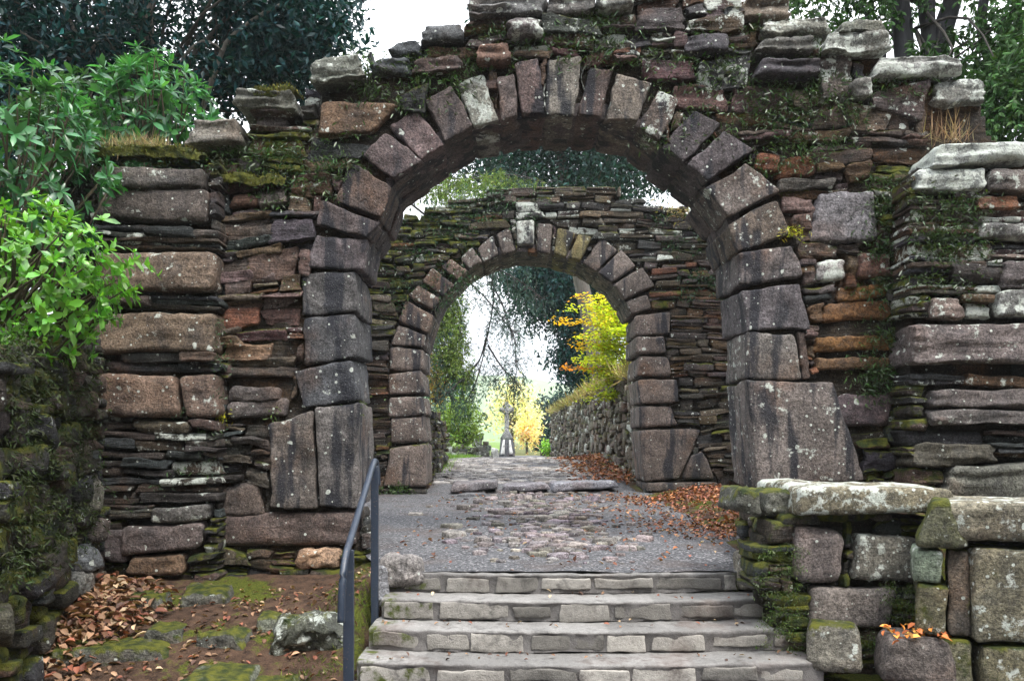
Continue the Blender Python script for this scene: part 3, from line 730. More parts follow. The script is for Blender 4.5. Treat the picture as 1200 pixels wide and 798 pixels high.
tag(m.build('path', M_GRV, origin=(0, 0, 0)), kind='structure')
# lower pavement
m = MB(); xx = np.linspace(-.95, 3.2, 50); yy = np.linspace(0, 4.74, 40); AX, AY = np.meshgrid(xx, yy, indexing='ij')
m.add(np.stack([AX, AY, .285 + .01 * fbm(np.stack([AX, AY, AX * 0], -1), 3)], -1).reshape(-1, 3), grid_faces(50, 40), C=(.1, .1, .1, 0))
tag(m.build('pavement', M_GRV, origin=(0, 0, 0)), kind='structure')

# cobbles let into the path
FG = None
def pebble(mb, x, y, z, s, tint, lich=0., flat=.5, lo=True, moss=0., rz=None, amp=.15):
    a = rng.uniform(0, math.pi) if rz is None else rz
    hx, hy = s * rng.uniform(.75, 1.25), s * rng.uniform(.6, 1)
    fr = Frame((x, y, z), (math.cos(a), math.sin(a), 0), (-math.sin(a), math.cos(a), 0))
    q = [(-hx, -s * flat), (hx, -s * flat), (hx * rng.uniform(.7, 1), s * flat * .9), (-hx * rng.uniform(.7, 1), s * flat * .9)]
    stone(mb, q, -hy, hy, fr, r=s * .8 * min(1, flat * 1.6), amp=s * amp, freq=.9 / s, tint=tint, lich=lich, moss=moss, lo=lo, res=s * .7)
m = MB()
for i in range(520):
    y = rng.uniform(5.75, 11.1)
    cxp = np.interp(y, [5.7, 7, 9, 11], [.42, .30, .22, .3]); sp = np.interp(y, [5.7, 7, 9, 11], [.55, .75, .75, .8])
    x = cxp + rng.normal(0, sp * .5)
    if not (-1. < x < 1.6) or rng.random() < .15 * (y < 6.3): continue
    s = rng.uniform(.018, .055) * (1.6 if rng.random() < .25 else 1) * (1 if y > 6 else .7)
    g = rng.uniform(.12, .38)
    pebble(m, x, y, float(pz(x, y)) + s * rng.uniform(-.12, .22), s, (g, g * rng.uniform(.84, .97), g * rng.uniform(.8, .97)), lich=.05)
tag(m.build('cobbles', M_QUO), 'worn pale cobbles let into the gravel between the two arches', 'cobbles', kind='stuff')
m = MB()
for i in range(520):
    y = rng.uniform(12.0, 19.0); x = rng.uniform(-1.15, 1.25)
    s = rng.uniform(.06, .17); g = rng.uniform(.2, .42)
    pebble(m, x, y, float(pz(x, y)) - s * .16, s, (g, g * .95, g * .92), flat=.28)
tag(m.build('cobbles', M_QUO), 'pale flat paving stones of the path rising beyond the inner arch', 'cobbles', kind='stuff')

# threshold under the inner arch
th = root('threshold_step', (.3, 11.25, .93), 'low threshold of three long worn slate slabs across the inner arch', 'step')
for q, d, tn in [([(526,577),(583,574),(582,566),(530,566)], 0, (.20, .19, .2)), ([(588,577),(645,574),(640,567),(590,568)], .05, (.24, .23, .25)), ([(646,577),(724,571),(720,564),(648,567)], .1, (.28, .28, .31)), ([(528,588),(572,586),(568,579),(536,580)], -.35, (.15, .15, .16))]:
    m = MB(); Y = 11.05 + d; Q = np.array([A2(x, y, Y) for x, y in q])
    stone(m, Q, -.05, .65 if d >= 0 else .25, Frame.front(Y), r=.03, amp=.022, freq=3, tint=tn, lich=.12, res=.05); m.build('slab', M_QUO, th)

# ================================================================== STEPS
st = root('stone_steps', (.35, 5.0, .28), 'flight of four worn stone steps with pale block risers leading up to the arch', 'steps')
NZ = [(5.50, .78, 455, 866), (5.24, .655, 447, 905), (4.98, .53, 432, 930), (4.72, .405, 418, 966)]
for i, (Y, z, xl, xr) in enumerate(NZ):
    a0, a1 = (xl - 600) * Y / 1000, (xr - 600) * Y / 1000
    n = 160; m = MB()
    # mortar body with a rounded, slightly worn nosing, bowed a little towards the middle
    prof = [(.34, -.004), (.20, -.001), (.03, .0), (.008, -.003), (0, -.012), (.004, -.03), (.012, -.06), (.012, -.13)]
    u = np.linspace(0, 1, n); V = []
    for (dy, dz) in prof:
        x = a0 + (a1 - a0) * u
        bow = -.05 * np.sin(u * math.pi)
        wn = np.stack([x * 5, x * 0 + Y * 3, x * 0 + dz * 30], -1)
        V.append(np.stack([x, Y + dy + bow + .011 * fbm(wn, 3) + .006 * vn(wn * 4, 5), z + dz + .007 * fbm(wn * 1.3, 9) + .004 * vn(wn * 4, 6) - .010 * np.sin(u * math.pi) * (dz > -.02)], -1))
    V = np.stack(V, 0).reshape(-1, 3)
    Q = grid_faces(len(prof), n)
    tn = np.tile(np.array([.205, .198, .19]), (len(V), 1)); tn[4 * n:] = (.17, .16, .155)
    # tread made of slabs: change of shade at each joint
    jo = np.cumsum(rng.uniform(.28, .55, 12)); xi = V[:, 0] - a0
    sh = rng.uniform(.75, 1.15, 14)[np.searchsorted(jo, xi)]
    tn *= sh[:, None]
    ms = np.clip(.75 - (V[:, 0] - a0) * 2.0, 0, .7) * .7 + np.clip(.5 - (a1 - V[:, 0]) * 3, 0, .5)
    m.add(V, Q, C=tn, moss=ms)
    # ends
    for e in (0, n - 1):
        idx = np.arange(len(prof)) * n + e; c = V[idx].mean(0); vv = np.concatenate([V[idx], [[c[0], Y + .34, z - .13]]])
        k = len(idx); T = [[j, j + 1, k] for j in range(k - 1)]; m.add(vv, None, T, C=(.13, .12, .11, 0), moss=.4)
    so = m.build('step', M_STEP, st)
    fb = MB(); x = a0 + (.02 if i else .1)
    fr = Frame.front(Y)
    while x < a1 - .08:
        w = min(rng.uniform(.22, .44), a1 - .02 - x)
        f = (x + w / 2 - a0) / (a1 - a0); bow = -.05 * math.sin(f * math.pi)
        g = rng.uniform(.25, .38) if rng.random() < (.88 if i > 1 else .65) else rng.uniform(.13, .2)
        h0 = z - .122 + rng.uniform(-.006, .02); h1 = z - .022 - rng.uniform(0, .02)
        stone(fb, [(x, h0), (x + w, h0 + rng.uniform(-.006, .006)), (x + w - rng.uniform(0, .01), h1), (x + rng.uniform(0, .01), h1)], bow - .001 + rng.uniform(-.003, .004), bow + .1, fr, r=.007, amp=.009, freq=7,
              tint=(g, g * .95, g * .88), res=.03, moss=.45 if f < .1 else 0)
        x += w + rng.uniform(.008, .05)
    fb.build('facing_blocks', M_STEP, so)

def boulder(name, px, py, Y, w, h, d, tint, lich, label, cat='stone', moss=0., rz=0., amp=.1, mat=None, sink=.1, zoff=None, group=None, taper=1., rr=.4):
    x = (px - 600) * Y / 1000; z = E + (517 - py) * Y / 1000 if zoff is None else zoff
    m = MB(); fr = Frame((x, Y, z), (math.cos(rz), math.sin(rz), 0), (-math.sin(rz), math.cos(rz), 0))
    q = [(-w / 2, -sink), (w / 2, -sink), (w / 2 * rng.uniform(.7, .9) * taper, h * rng.uniform(.85, 1)), (-w / 2 * rng.uniform(.75, .95) * taper, h)]
    stone(m, q, -d / 2, d / 2, fr, r=min(w, h + sink, d) * rr, amp=min(w, h + sink, d) * amp, freq=1.3 / min(w, d), tint=tint, lich=lich, moss=moss, res=min(w, d) / 10)
    return tag(m.build(name, mat or M_QUO), label, cat, group)
boulder('kerb_stone', 472, 668, 5.55, .32, .10, .2, (.30, .28, .27), .15, 'long pale kerb stone at the left end of the top step', 'kerb stone')
boulder('kerb_stone', 446, 690, 5.47, .12, .16, .12, (.38, .38, .40), .3, 'small upright white stone behind the back rail post', 'kerb stone')
boulder('kerb_stone', 879, 672, 5.55, .20, .15, .18, (.28, .26, .22), .25, 'rounded grey stone at the right end of the top step', 'kerb stone', moss=.2)
boulder('boulder', 364, 757, 5.02, .50, .15, .26, (.13, .135, .11), .5, 'pale lichened boulder half buried in the mossy bank by the rail', 'boulder', moss=.22, amp=.22, taper=.72, rr=.5, rz=.12)
FS = [(125, 745, 4.95, .85, .05, .3, .12, 'long dark slate ledge beneath the leaf drift on the bank'), (258, 775, 4.62, .42, .06, .4, -.05, 'broad greenish flagstone at the bottom of the bank'),
      (197, 723, 5.15, .24, .06, .25, .1, 'small dark slab just below the brown block in the wall'), (265, 735, 5.05, .30, .05, .2, -.2, 'thin slanting slab in the middle of the bank'),
      (322, 782, 4.6, .3, .04, .3, .1, 'pale flagstone in front of the pale lichened boulder'), (175, 700, 5.6, .28, .09, .25, 0, 'mossy flat stone at the foot of the left buttress'),
      (245, 690, 5.75, .34, .08, .28, .1, 'mossy capped ledge stone at the wall foot by the brown soil'), (330, 718, 5.3, .3, .05, .2, .25, 'narrow dark slab above the pale lichened boulder')]
for px, py, Y, w, h, d, rz, lb in FS:
    x = (px - 600) * Y / 1000; z = float(ground(x, Y))
    boulder('flat_stone', px, 0, Y, w, h, d, (.13, .13, .115) if 'pale' not in lb and 'green' not in lb else (.2, .21, .17), .12, lb, 'stone', moss=.32, rz=rz, amp=.16, zoff=z, sink=.08, rr=.25, group='flat stones set in the mossy bank')

# ================================================================== HANDRAIL
hr = root('handrail', (-.85, 4.9, .4), 'dark blue painted iron handrail on two flat posts beside the steps', 'handrail')
m = MB()
tp = np.array([-.865, 5.36, 1.50]); bt = np.array([-.845, 4.40, 1.075])
sl = (bt - tp) / (tp[1] - bt[1])
pts = [tp + np.array([.012, .06, -.16]), tp + np.array([.006, .065, -.05]), tp + np.array([0, .03, -.005])] + [tp + sl * s for s in (.1, .3, .5, .7, .96)] + [bt + np.array([0, -.06, -.035]), bt + np.array([0, -.125, -.11]), bt + np.array([0, -.165, -.22]), bt + np.array([0, -.185, -.35])]
tube(m, spline(pts, 60), .019, 12); m.build('rail', M_PAINT, hr)
def post(x, y, z0, z1, w=.046, t=.014):
    m = MB(); fr = Frame((x, y, 0)); stone(m, [(-w / 2, z0), (w / 2, z0), (w / 2, z1), (-w / 2, z1)], -t, t, fr, r=.004, amp=.0012, freq=6, res=.1); return m.build('post', M_PAINT, hr)
post(-.852, 5.30, .42, 1.465); post(-.842, 4.40, .12, 1.06, .054)

# ================================================================== PARAPET AND PIER (right)
YP = 4.95; FP = Frame.front(YP)
pw = root('parapet_wall', (1.95, YP + .15, .3), 'low parapet wall beside the steps under a coping crusted with white lichen', 'parapet')
Q_P = [([(928,681),(985,680),(990,622),(930,613)], (.21,.18,.17), .18, .055), ([(995,677),(1073,679),(1076,630),(1000,624)], (.19,.18,.155), .5, .03), ([(946,738),(1040,736),(1052,690),(948,686)], (.21,.185,.17), .2, .04)]
blk = []
for q, tn, lc, r in Q_P:
    m = MB(); stone(m, quadm(q, YP, .01), -.06, .2, FP, r=r, amp=.012, freq=4, tint=tn, lich=lc, res=.025); m.build('facing_stone', M_QUO, pw); blk.append(quadm(q, YP, -.02))
m = MB(); stone(m, quadm([(925,602),(1112,603),(1106,571),(930,568)], YP), -.13, .75, FP, r=.06, amp=.018, freq=4, tint=(.21, .19, .14), lich=.62, moss=.15, res=.03); m.build('coping', M_QUO, pw)
m = MB(); 
for q in ([(862,600),(890,604),(888,575),(866,572)], [(888,606),(928,604),(926,574),(892,576)]):
    m2 = MB(); stone(m2, quadm(q, 5.1), -.1, .5, Frame.front(5.1), r=.06, amp=.025, freq=5, tint=(.13, .13, .11), lich=.15, moss=.35, res=.03); m2.build('coping', M_QUO, pw)
    blk.append(quadm(q, YP, 0))
skP = lambda a: A2(0, float(np.interp(a / YP * 1000 + 600, [872, 900, 925, 1100], [640, 620, 600, 600])), YP)[1]
bP = lambda a: A2(0, float(np.interp(a / YP * 1000 + 600, [880, 905, 940, 1060], [690, 705, 790, 800])), YP)[1]
rubble(m, FP, A2(882, 0, YP)[0], A2(1100, 0, YP)[0], bP, skP, blk, (.05, .10), (.08, .26), .3, lambda a, b, g: (pal(g, 'dark') * 1.3, lichv(g, .15)), seed=31, proud=.03, strat=.008, mossf=lambda a, b, g: .42 + g.normal(0, .1), rnd=.035)
core(m, FP, A2(897, 0, YP)[0], A2(1100, 0, YP)[0], bP, lambda a: skP(a) - .04, None, .06, .3, tint=(.035, .03, .02))
m.build('rubble_masonry', M_RUB, pw); m = MB()
# the side that faces the steps, stepping back to the gateway
FPS = Frame((1.65, YP + .2, 0), (0.03, 1, 0), (1, -.03, 0))
rubble(m, FPS, 0, 1.2, lambda a: .5, lambda a: 1.22, [], (.06, .14), (.12, .3), .3, lambda a, b, g: (pal(g, 'dark') * 1.2, lichv(g, .12)), seed=33, proud=.05, strat=.006, mossf=lambda a, b, g: .5 + g.normal(0, .12), rnd=.04)
m.build('side_masonry', M_RUB, pw)
# foot stones
boulder('foot_stone', 976, 762, 4.78, .30, .17, .2, (.25, .235, .2), .35, 'irregular pale stone at the foot of the parapet by the lowest step', 'stone', moss=.3, rz=-.35, amp=.06)
boulder('ledge_stone', 1072, 778, 4.62, .40, .17, .3, (.15, .13, .12), .1, 'dark ledge stone holding a few orange leaves against the pier', 'stone', moss=.1, rz=-.2, amp=.05)

gp = root('gate_pier', (2.75, 4.6, .28), 'squat pier of big lichened granite blocks at the right of the steps', 'pier')
ca = R(-12); FG1 = Frame((A2(1141, 0, 4.45)[0], 4.45, 0), (math.cos(ca), math.sin(ca), 0), (-math.sin(ca), math.cos(ca), 0))
def pier_block(fr, a0, a1, z0, z1, tn, lc, ms=.15, r=.03, d0=-.02, d1=.5, nm='block', skew=0.):
    m = MB(); stone(m, [(a0, z0), (a1, z0), (a1, z1), (a0 + skew, z1)], d0, d1, fr, r=r, amp=.014, freq=4, tint=tn, lich=lc, moss=ms, res=.03); return m.build(nm, M_QUO, gp)
zc = lambda y: E + (517 - y) * 4.45 / 1000
pier_block(FG1, -.10, .95, zc(636), zc(588), (.24, .22, .17), .45, .12, .05, -.03, .55, 'cap_stone', -.05)
pier_block(FG1, 0.0, .95, zc(752), zc(641), (.185, .17, .125), .45, .25, .025)
pier_block(FG1, .03, .95, .26, zc(756), (.17, .155, .105), .35, .3, .03)
# the narrow face turned towards the steps
cb = R(25); ax = (math.cos(cb), -math.sin(cb), 0); 
p1 = np.array([A2(1141, 0, 4.45)[0] - .01, 4.46, 0]); FG2 = Frame(p1 - np.array(ax) * .27, ax, (math.sin(cb), math.cos(cb), 0))
z2 = lambda y: E + (517 - y) * 4.5 / 1000
m = MB(); stone(m, [(.0, z2(642)), (.27, z2(640)), (.18, z2(585)), (.09, z2(585))], -.05, .35, FG2, r=.085, amp=.012, freq=4, tint=(.15, .15, .10), lich=.25, moss=.42, res=.025); m.build('cap_stone', M_QUO, gp)
pier_block(FG2, .0, .13, z2(684), z2(645), (.22, .26, .2), .5, .15, .02)
pier_block(FG2, .01, .16, z2(746), z2(688), (.16, .15, .10), .25, .35, .02)
pier_block(FG2, .165, .27, z2(746), z2(645), (.12, .10, .08), .2, .3, .02, .01, .3)
pier_block(FG2, .03, .28, .26, z2(750), (.17, .16, .11), .25, .4, .03)

# ================================================================== LEFT BANK WALL
bw = root('bank_wall', (-2.9, 5.3, .4), 'dark mossy boulder wall under the shrubs at the far left', 'wall')
o = np.array([-3.02, 6.35, 0]); e = np.array([-2.45, 4.0, 0]); ax = (e - o); LB = np.linalg.norm(ax)
FB = Frame(o, ax, (-1, -.25, 0)); FB.dn = np.array([ax[1], -ax[0], 0]) / LB
m = MB()
tB = lambda a: float(np.interp(a, [0, .6, 1.2, 2.5], [2.35, 2.3, 2.2, 2.1]))
for (a, b, s, tn, lc) in [(.62, 1.25, .16, (.22, .21, .18), .3), (.75, .86, .13, (.17, .18, .19), .3), (.9, .72, .12, (.18, .18, .17), .2), (.45, .98, .12, (.13, .11, .10), .2)]:
    stone(m, [(a - s, b - s * .7), (a + s, b - s * .6), (a + s * .8, b + s * .7), (a - s * .9, b + s * .6)], -.1, .2, FB, r=.09, amp=.03, freq=4, tint=tn, lich=lc, moss=.1, res=.03)
rubble(m, FB, 0, LB, lambda a: .25, tB, [], (.09, .2), (.14, .4), .3, lambda a, b, g: (pal(g, 'dark') * .9, lichv(g, .12)), seed=41, proud=.09, strat=.01, mossf=lambda a, b, g: .12 + .25 * (a > .9) + g.normal(0, .12), rnd=.05, shape=.3)
core(m, FB, 0, LB, lambda a: .25, lambda a: tB(a) - .05, None, .06, .5, tint=(.02, .018, .014))
m.build('rubble_masonry', M_RUB, bw)
# ================================================================== PLANTS
def rhodo(name, label, centre, radii, n, lf, tint, stems, shell=.6, wr=.32, size=.11, up=.5, clip=None, tip=.25, group=None, per=(6, 10), parentcat='shrub'):
    """rosettes of long leaves on woody stems"""
    c = np.array(centre, float); r = np.array(radii, float)
    base = c - np.array([0, 0, r[2]])
    rt = root(name, stems[0], label, parentcat, group)
    d = rdir(n * 3); rad = rng.uniform(shell, 1.0, (n * 3, 1)) ** .6
    P = c + d * r * rad * (1 + .25 * vn(d * 2.3 + c)[:, None])
    P = P[vn(P * 2.2 + 3) > -.45]
    if clip is not None: P = P[clip(P)]
    P = P[:n]; d = unit(P - c)
    sm = MB(); s0 = np.array(stems[0])
    for k in range(len(P)):
        if k % 5: continue
        mid = s0 + (P[k] - s0) * .5 + rng.normal(0, .12, 3) * r
        tube(sm, spline([s0 + rng.normal(0, .04, 3), mid, P[k] - d[k] * .02], 7), np.linspace(.016, .004, 7), 5, (.09, .075, .05))
    sm.build('stem', M_BARK, rt)
    m = MB()
    for k in range(len(P)):
        ax = unit(d[k] * .8 + np.array([0, 0, up]) + rng.normal(0, .25, 3))
        q = rng.integers(per[0], per[1]); t = unit(np.cross(ax, rng.normal(size=3))); b = np.cross(ax, t)
        an = np.arange(q) * 2.4 + rng.uniform(0, 6); el = np.linspace(.25, 1.0, q)[::-1] if q > 1 else np.array([.5])
        D = (np.cos(an)[:, None] * t + np.sin(an)[:, None] * b) * (1 - el * .55)[:, None] + ax * (el * .9 - .12)[:, None] + rng.normal(0, .12, (q, 3))
        L = size * rng.uniform(.5, 1.2, q) * (1 - .35 * el) * rng.choice([.7, 1., 1.2])
        cc = vary(tint, q, .22, .10) * (1 + tip * 2 * el[:, None] * np.array([1.15, 1., .5]))
        leaves(m, np.repeat(P[k][None], q, 0), D, np.repeat(ax[None], q, 0) + rng.normal(0, .2, (q, 3)), L, L * rng.uniform(.85, 1.15, q) * wr, cc, ell=True, bend=.22, fold=.12)
    m.build('foliage', M_LEAF, rt); return rt

def crown(mb, pts, leafn, size, tint, spread, up=0., droop=0., s=.3, wd=.42, ell=False, seed=0):
    """leaf-sized faces scattered around branch points"""
    n = len(pts) * leafn
    P = np.repeat(pts, leafn, 0) + rng.normal(0, spread, (n, 3))
    D = rdir(n) + np.array([0, 0, up - droop]); N = rdir(n) * .7 + np.array([0, 0, .6])
    L = size * rng.uniform(.6, 1.25, n)
    leaves(mb, P, D, N, L, L * wd, vary(tint, n, s, .08), ell=ell)
def blob_pts(c, r, n, thr=-.1, freq=1.2, shell=.0, seed=0, grow=.25):
    c = np.array(c, float); r = np.array(r, float); out = []
    while sum(len(x) for x in out) < n:
        d = rdir(n * 3) * (rng.uniform(shell, 1, (n * 3, 1)) ** .5)
        p = c + d * r * (1 + grow * vn(unit(d) * 2 + c + seed)[:, None])
        out.append(p[vn(p * freq + seed * 5.1) > thr])
    return np.concatenate(out)[:n]
def limbs(mb, start, pts, n, r0, tint, k=7, jitter=.12, sides=5, sag=0.):
    sel = rng.choice(len(pts), min(n, len(pts)), replace=False); s0 = np.array(start, float)
    for i in sel:
        e = pts[i]; mid = s0 + (e - s0) * .55 + rng.normal(0, jitter, 3) * np.linalg.norm(e - s0) + np.array([0, 0, sag])
        tube(mb, spline([s0, mid, e], k), np.linspace(r0, r0 * .18, k), sides, tint)

# -- shrubs over the left bank wall, in front of the gateway
w = lambda x, y, Y: np.array(W(x, y, Y))
rhodo('rhododendron_shrub', 'bright yellow green shrub leaning out over the dark bank wall at the left edge', w(30, 335, 4.9), (.62, .5, .50), 520, 8, (.068, .185, .03), [w(-60, 470, 5.0)], size=.085, wr=.46, up=.3, tip=.55, shell=.25, per=(4, 9))
rhodo('rhododendron_shrub', 'mid green rhododendron with spear shaped leaves left of the mossy buttress top', w(12, 215, 5.9), (.68, .5, .85), 480, 8, (.032, .115, .048), [w(-20, 380, 5.9)], size=.135, up=.35, tip=.35)
rhodo('rhododendron_shrub', 'rhododendron bush growing up behind the mossy buttress top beneath the dark tree', w(178, 150, 7.3), (.55, .4, .62), 210, 8, (.032, .115, .05), [w(170, 260, 7.3)], size=.15, up=.4, tip=.45)
rhodo('rhododendron_shrub', 'shadowy rhododendron filling the gap between the two brighter rhododendrons', w(95, 160, 7.6), (.7, .4, .55), 170, 8, (.03, .085, .035), [w(95, 300, 7.6)], size=.14, up=.3, tip=.2)

# -- dark broadleaf tree, upper left
dt = root('broadleaf_tree', w(190, 330, 9.6), 'dark dense evergreen broadleaf tree with bare grey limbs above the left buttress', 'tree')
pts = np.concatenate([blob_pts(w(170, 20, 9.6), (2.4, 1.2, 1.4), 2300, -.34, 1.5, .2, 1), blob_pts(w(0, 70, 9.3), (1.3, .8, 1.3), 900, -.35, 1.6, 0, 2), blob_pts(w(-30, 200, 8.6), (.8, .6, .9), 420, -.4, 1.6, 0, 9), blob_pts(w(335, 45, 9.9), (.9, .9, 1.05), 900, -.35, 1.6, 0, 3), blob_pts(w(100, -120, 9.6), (2.6, 1.2, 1.0), 500, -.2, 1.5, 0, 4)])
m = MB(); base = w(190, 330, 9.6)
tube(m, spline([base, w(185, 200, 9.6), w(178, 90, 9.6), w(165, -60, 9.7)], 14), np.linspace(.12, .05, 14), 10, (.10, .09, .075), wob=.015)
for a, b, c_, r_ in [((95, 60), (72, -10), (60, -80), .035), ((100, 95), (145, 30), (200, -20), .03), ((118, 110), (118, 40), (125, -30), .028), ((250, 90), (275, 40), (330, 5), .03), ((8, 100), (12, 40), (35, -20), .03), ((205, 100), (235, 50), (262, 60), .02)]:
    tube(m, spline([base + np.array([0, 0, .5]), w(*a, 9.2), w(*b, 9.1), w(*c_, 9.1)], 14), np.linspace(r_ * 1.3, r_ * .5, 14), 7, (.15, .14, .12), wob=.01)
limbs(m, w(180, 120, 9.6), pts, 90, .025, (.09, .085, .075)); m.build('trunk', M_BARK, dt)
m = MB(); crown(m, pts, 9, .11, (.008, .042, .046), .12, .1, .1, s=.4, wd=.40); m.build('crown', M_DARK, dt)

# -- yew with hanging sprays, upper right
def hanging(mb, starts, n, length, tint, seg=7, size=.10, droop=.8, side=.35, wd=.3):
    k = len(starts)
    out = rdir(k) * np.array([1, 1, .25]); out = unit(out)
    L = length * rng.uniform(.5, 1.2, k)
    for j in range(seg):
        t = j / (seg - 1)
        P = starts + out * (L * side * t)[:, None] * 1.2 - np.array([0, 0, 1.0]) * (L * droop * t * t)[:, None] + rng.normal(0, .015, (k, 3))
        dirv = out * side - np.array([0, 0, 1.0]) * (droop * 2 * t)
        for q in range(n):
            D = unit(dirv) * .8 + rdir(k) * .65
            leaves(mb, P, D, rdir(k), size * rng.uniform(.6, 1.2, k) * (1.1 - .4 * t), size * wd * rng.uniform(.7, 1.2, k), vary(tint, k, .3, .1) * (1 + .7 * t))
yw = root('yew_tree', w(1060, 320, 9.5), 'old yew with dark trunks and hanging green sprays over the right end of the wall', 'tree')
m = MB()
for pp, r_ in [([(1075, 330), (1068, 150), (1058, 40), (1040, -120)], .16), ([(1120, 330), (1088, 160), (1100, 60), (1150, -120)], .15), ([(1075, 200), (1090, 90), (1085, 0), (1090, -100)], .11), ([(1150, 300), (1165, 120), (1150, 20), (1180, -100)], .07), ([(1030, 120), (1035, 60), (1010, 10), (990, -60)], .04)]:
    tube(m, spline([w(x, y, 9.5) for x, y in pp], 14), np.linspace(r_, r_ * .6, 14), 10, (.045, .045, .05), wob=.03)
sp = np.concatenate([blob_pts(w(1000, -40, 9.5), (1.3, .8, .75), 300, -.3, 1.6, 0, 5), blob_pts(w(1170, 10, 9.2), (.6, .7, 1.2), 230, -.4, 1.6, 0, 6), blob_pts(w(1185, 110, 8.4), (.32, .5, .55), 130, -.5, 1.6, 0, 7), blob_pts(w(1085, 95, 9.0), (.16, .2, .5), 60, -.9, 1.6, 0, 8)])
for q_ in range(7): limbs(m, w(1062 + q_ * 5, 90 - q_ * 28, 9.5), sp, 4, .022, (.05, .045, .04), jitter=.2)
m.build('trunk', M_BARK, yw)
m = MB(); hanging(m, sp, 5, .6, (.035, .085, .022), size=.10); m.build('crown', M_CON, yw)

# -- beyond the inner arch ------------------------------------------------
def tree(name, label, base, trunkpts, r0, pts, leafn, size, tint, spread, mat, bark=(.07, .06, .05), nl=40, lr=.03, s=.3, cat='tree', group=None, wd=.42, droop=0.):
    rt = root(name, base, label, cat, group)
    m = MB(); tube(m, spline(trunkpts, 14), np.linspace(r0, r0 * .35, 14), 9, bark, wob=r0 * .15)
    limbs(m, trunkpts[len(trunkpts) // 2], pts, nl, lr, bark); m.build('trunk', M_BARK, rt)
    m = MB(); crown(m, pts, leafn, size, tint, spread, 0, droop, s=s, wd=wd); m.build('crown', mat, rt); return rt
# leaning pale trunk
Yp = 19.
pts = np.concatenate([blob_pts(w(640, 195, Yp), (3.4, 1.2, .85), 800, -.22, .9, 0, 11), blob_pts(w(690, 120, Yp), (4.5, 1.5, 1.8), 900, -.1, .9, 0, 12)])
tree('pine_tree', 'tall tree with a pale leaning trunk rising behind the top of the inner wall', w(708, 470, Yp), [w(712, 480, Yp), w(692, 385, Yp), w(672, 280, Yp), w(655, 180, Yp), w(640, 60, Yp)], .23, pts, 20, .13, (.02, .06, .05), .25, M_CON, bark=(.13, .115, .105), nl=7, lr=.025)
# dark evergreen right of the gap
Ye = 25.
pts = np.concatenate([blob_pts(w(668, 350, Ye), (1.5, 1.3, 2.4), 1300, -.33, .8, .1, 13), blob_pts(w(684, 425, Ye), (.75, 1., 1.0), 380, -.3, .8, .0, 14), blob_pts(w(640, 325, Ye), (1.5, 1., .6), 360, -.2, .8, 0, 15), blob_pts(w(715, 300, Ye), (1.8, 1.2, 2.2), 400, -.2, .8, 0, 16)])
tree('evergreen_tree', 'dark bluish evergreen with drooping boughs behind the yellow beech', w(690, 500, Ye), [w(690, 520, Ye), w(685, 430, Ye), w(680, 330, Ye), w(675, 240, Ye)], .2, pts, 20, .14, (.008, .045, .045), .18, M_CON, nl=50, s=.35, droop=.6)
# drooping cedar on the left: boughs hang across the sky
Yc = 16.
cd = root('cedar_tree', w(420, 500, Yc), 'cedar with fine drooping boughs hanging across the bright sky left of the monument', 'tree')
m = MB(); tube(m, spline([w(405, 520, Yc), w(425, 350, Yc), w(450, 180, Yc), w(470, 60, Yc)], 12), np.linspace(.22, .1, 12), 9, (.06, .05, .045))
BR = [[(470, 230), (545, 290), (578, 330), (570, 400), (556, 452), (545, 470)], [(575, 340), (583, 300), (600, 290)], [(570, 395), (560, 425), (530, 455), (512, 470)], [(572, 405), (588, 430), (600, 442), (606, 450)], [(460, 250), (520, 330), (540, 375), (530, 420), (520, 455)], [(470, 230), (560, 300), (610, 330), (635, 350)], [(450, 200), (540, 210), (600, 205), (640, 215)], [(455, 240), (510, 300), (560, 340), (600, 390), (604, 425)], [(575, 330), (590, 360), (600, 390)], [(460, 260), (505, 350), (512, 400), (508, 440)]]
tips = []
for b in BR:
    p = spline([w(x, y, Yc + rng.uniform(-.4, .4)) for x, y in b], 18); tube(m, p, np.linspace(.020, .007, 18), 5, (.05, .045, .045))
    for q in p[5:]:
        for _ in range(3):
            e = q + rng.normal(0, .17, 3) + np.array([0, 0, -.14]); tube(m, spline([q, (q + e) / 2 + rng.normal(0, .03, 3), e], 4), np.linspace(.008, .004, 4), 3, (.05, .045, .045)); tips.append(e)
m.build('trunk', M_BARK, cd)
m = MB(); tips = np.array(tips)
hanging(m, np.repeat(tips, 2, 0) + rng.normal(0, .06, (2 * len(tips), 3)), 3, .30, (.03, .06, .05), seg=5, size=.10, wd=.14)
ex = np.concatenate([blob_pts(w(528, 400, Yc), (.38, .4, .8), 420, -.2, 1.5, 0, 17), blob_pts(w(515, 350, Yc), (.5, .4, .6), 340, -.3, 1.5, 0, 18), blob_pts(w(535, 440, Yc), (.35, .4, .28), 50, -.3, 1.5, 0, 18), blob_pts(w(560, 225, Yc), (1.2, .6, .35), 300, -.1, 1.5, 0, 19)])
hanging(m, ex, 5, .35, (.10, .15, .03), seg=4, size=.10, wd=.14); m.build('crown', M_CON, cd)
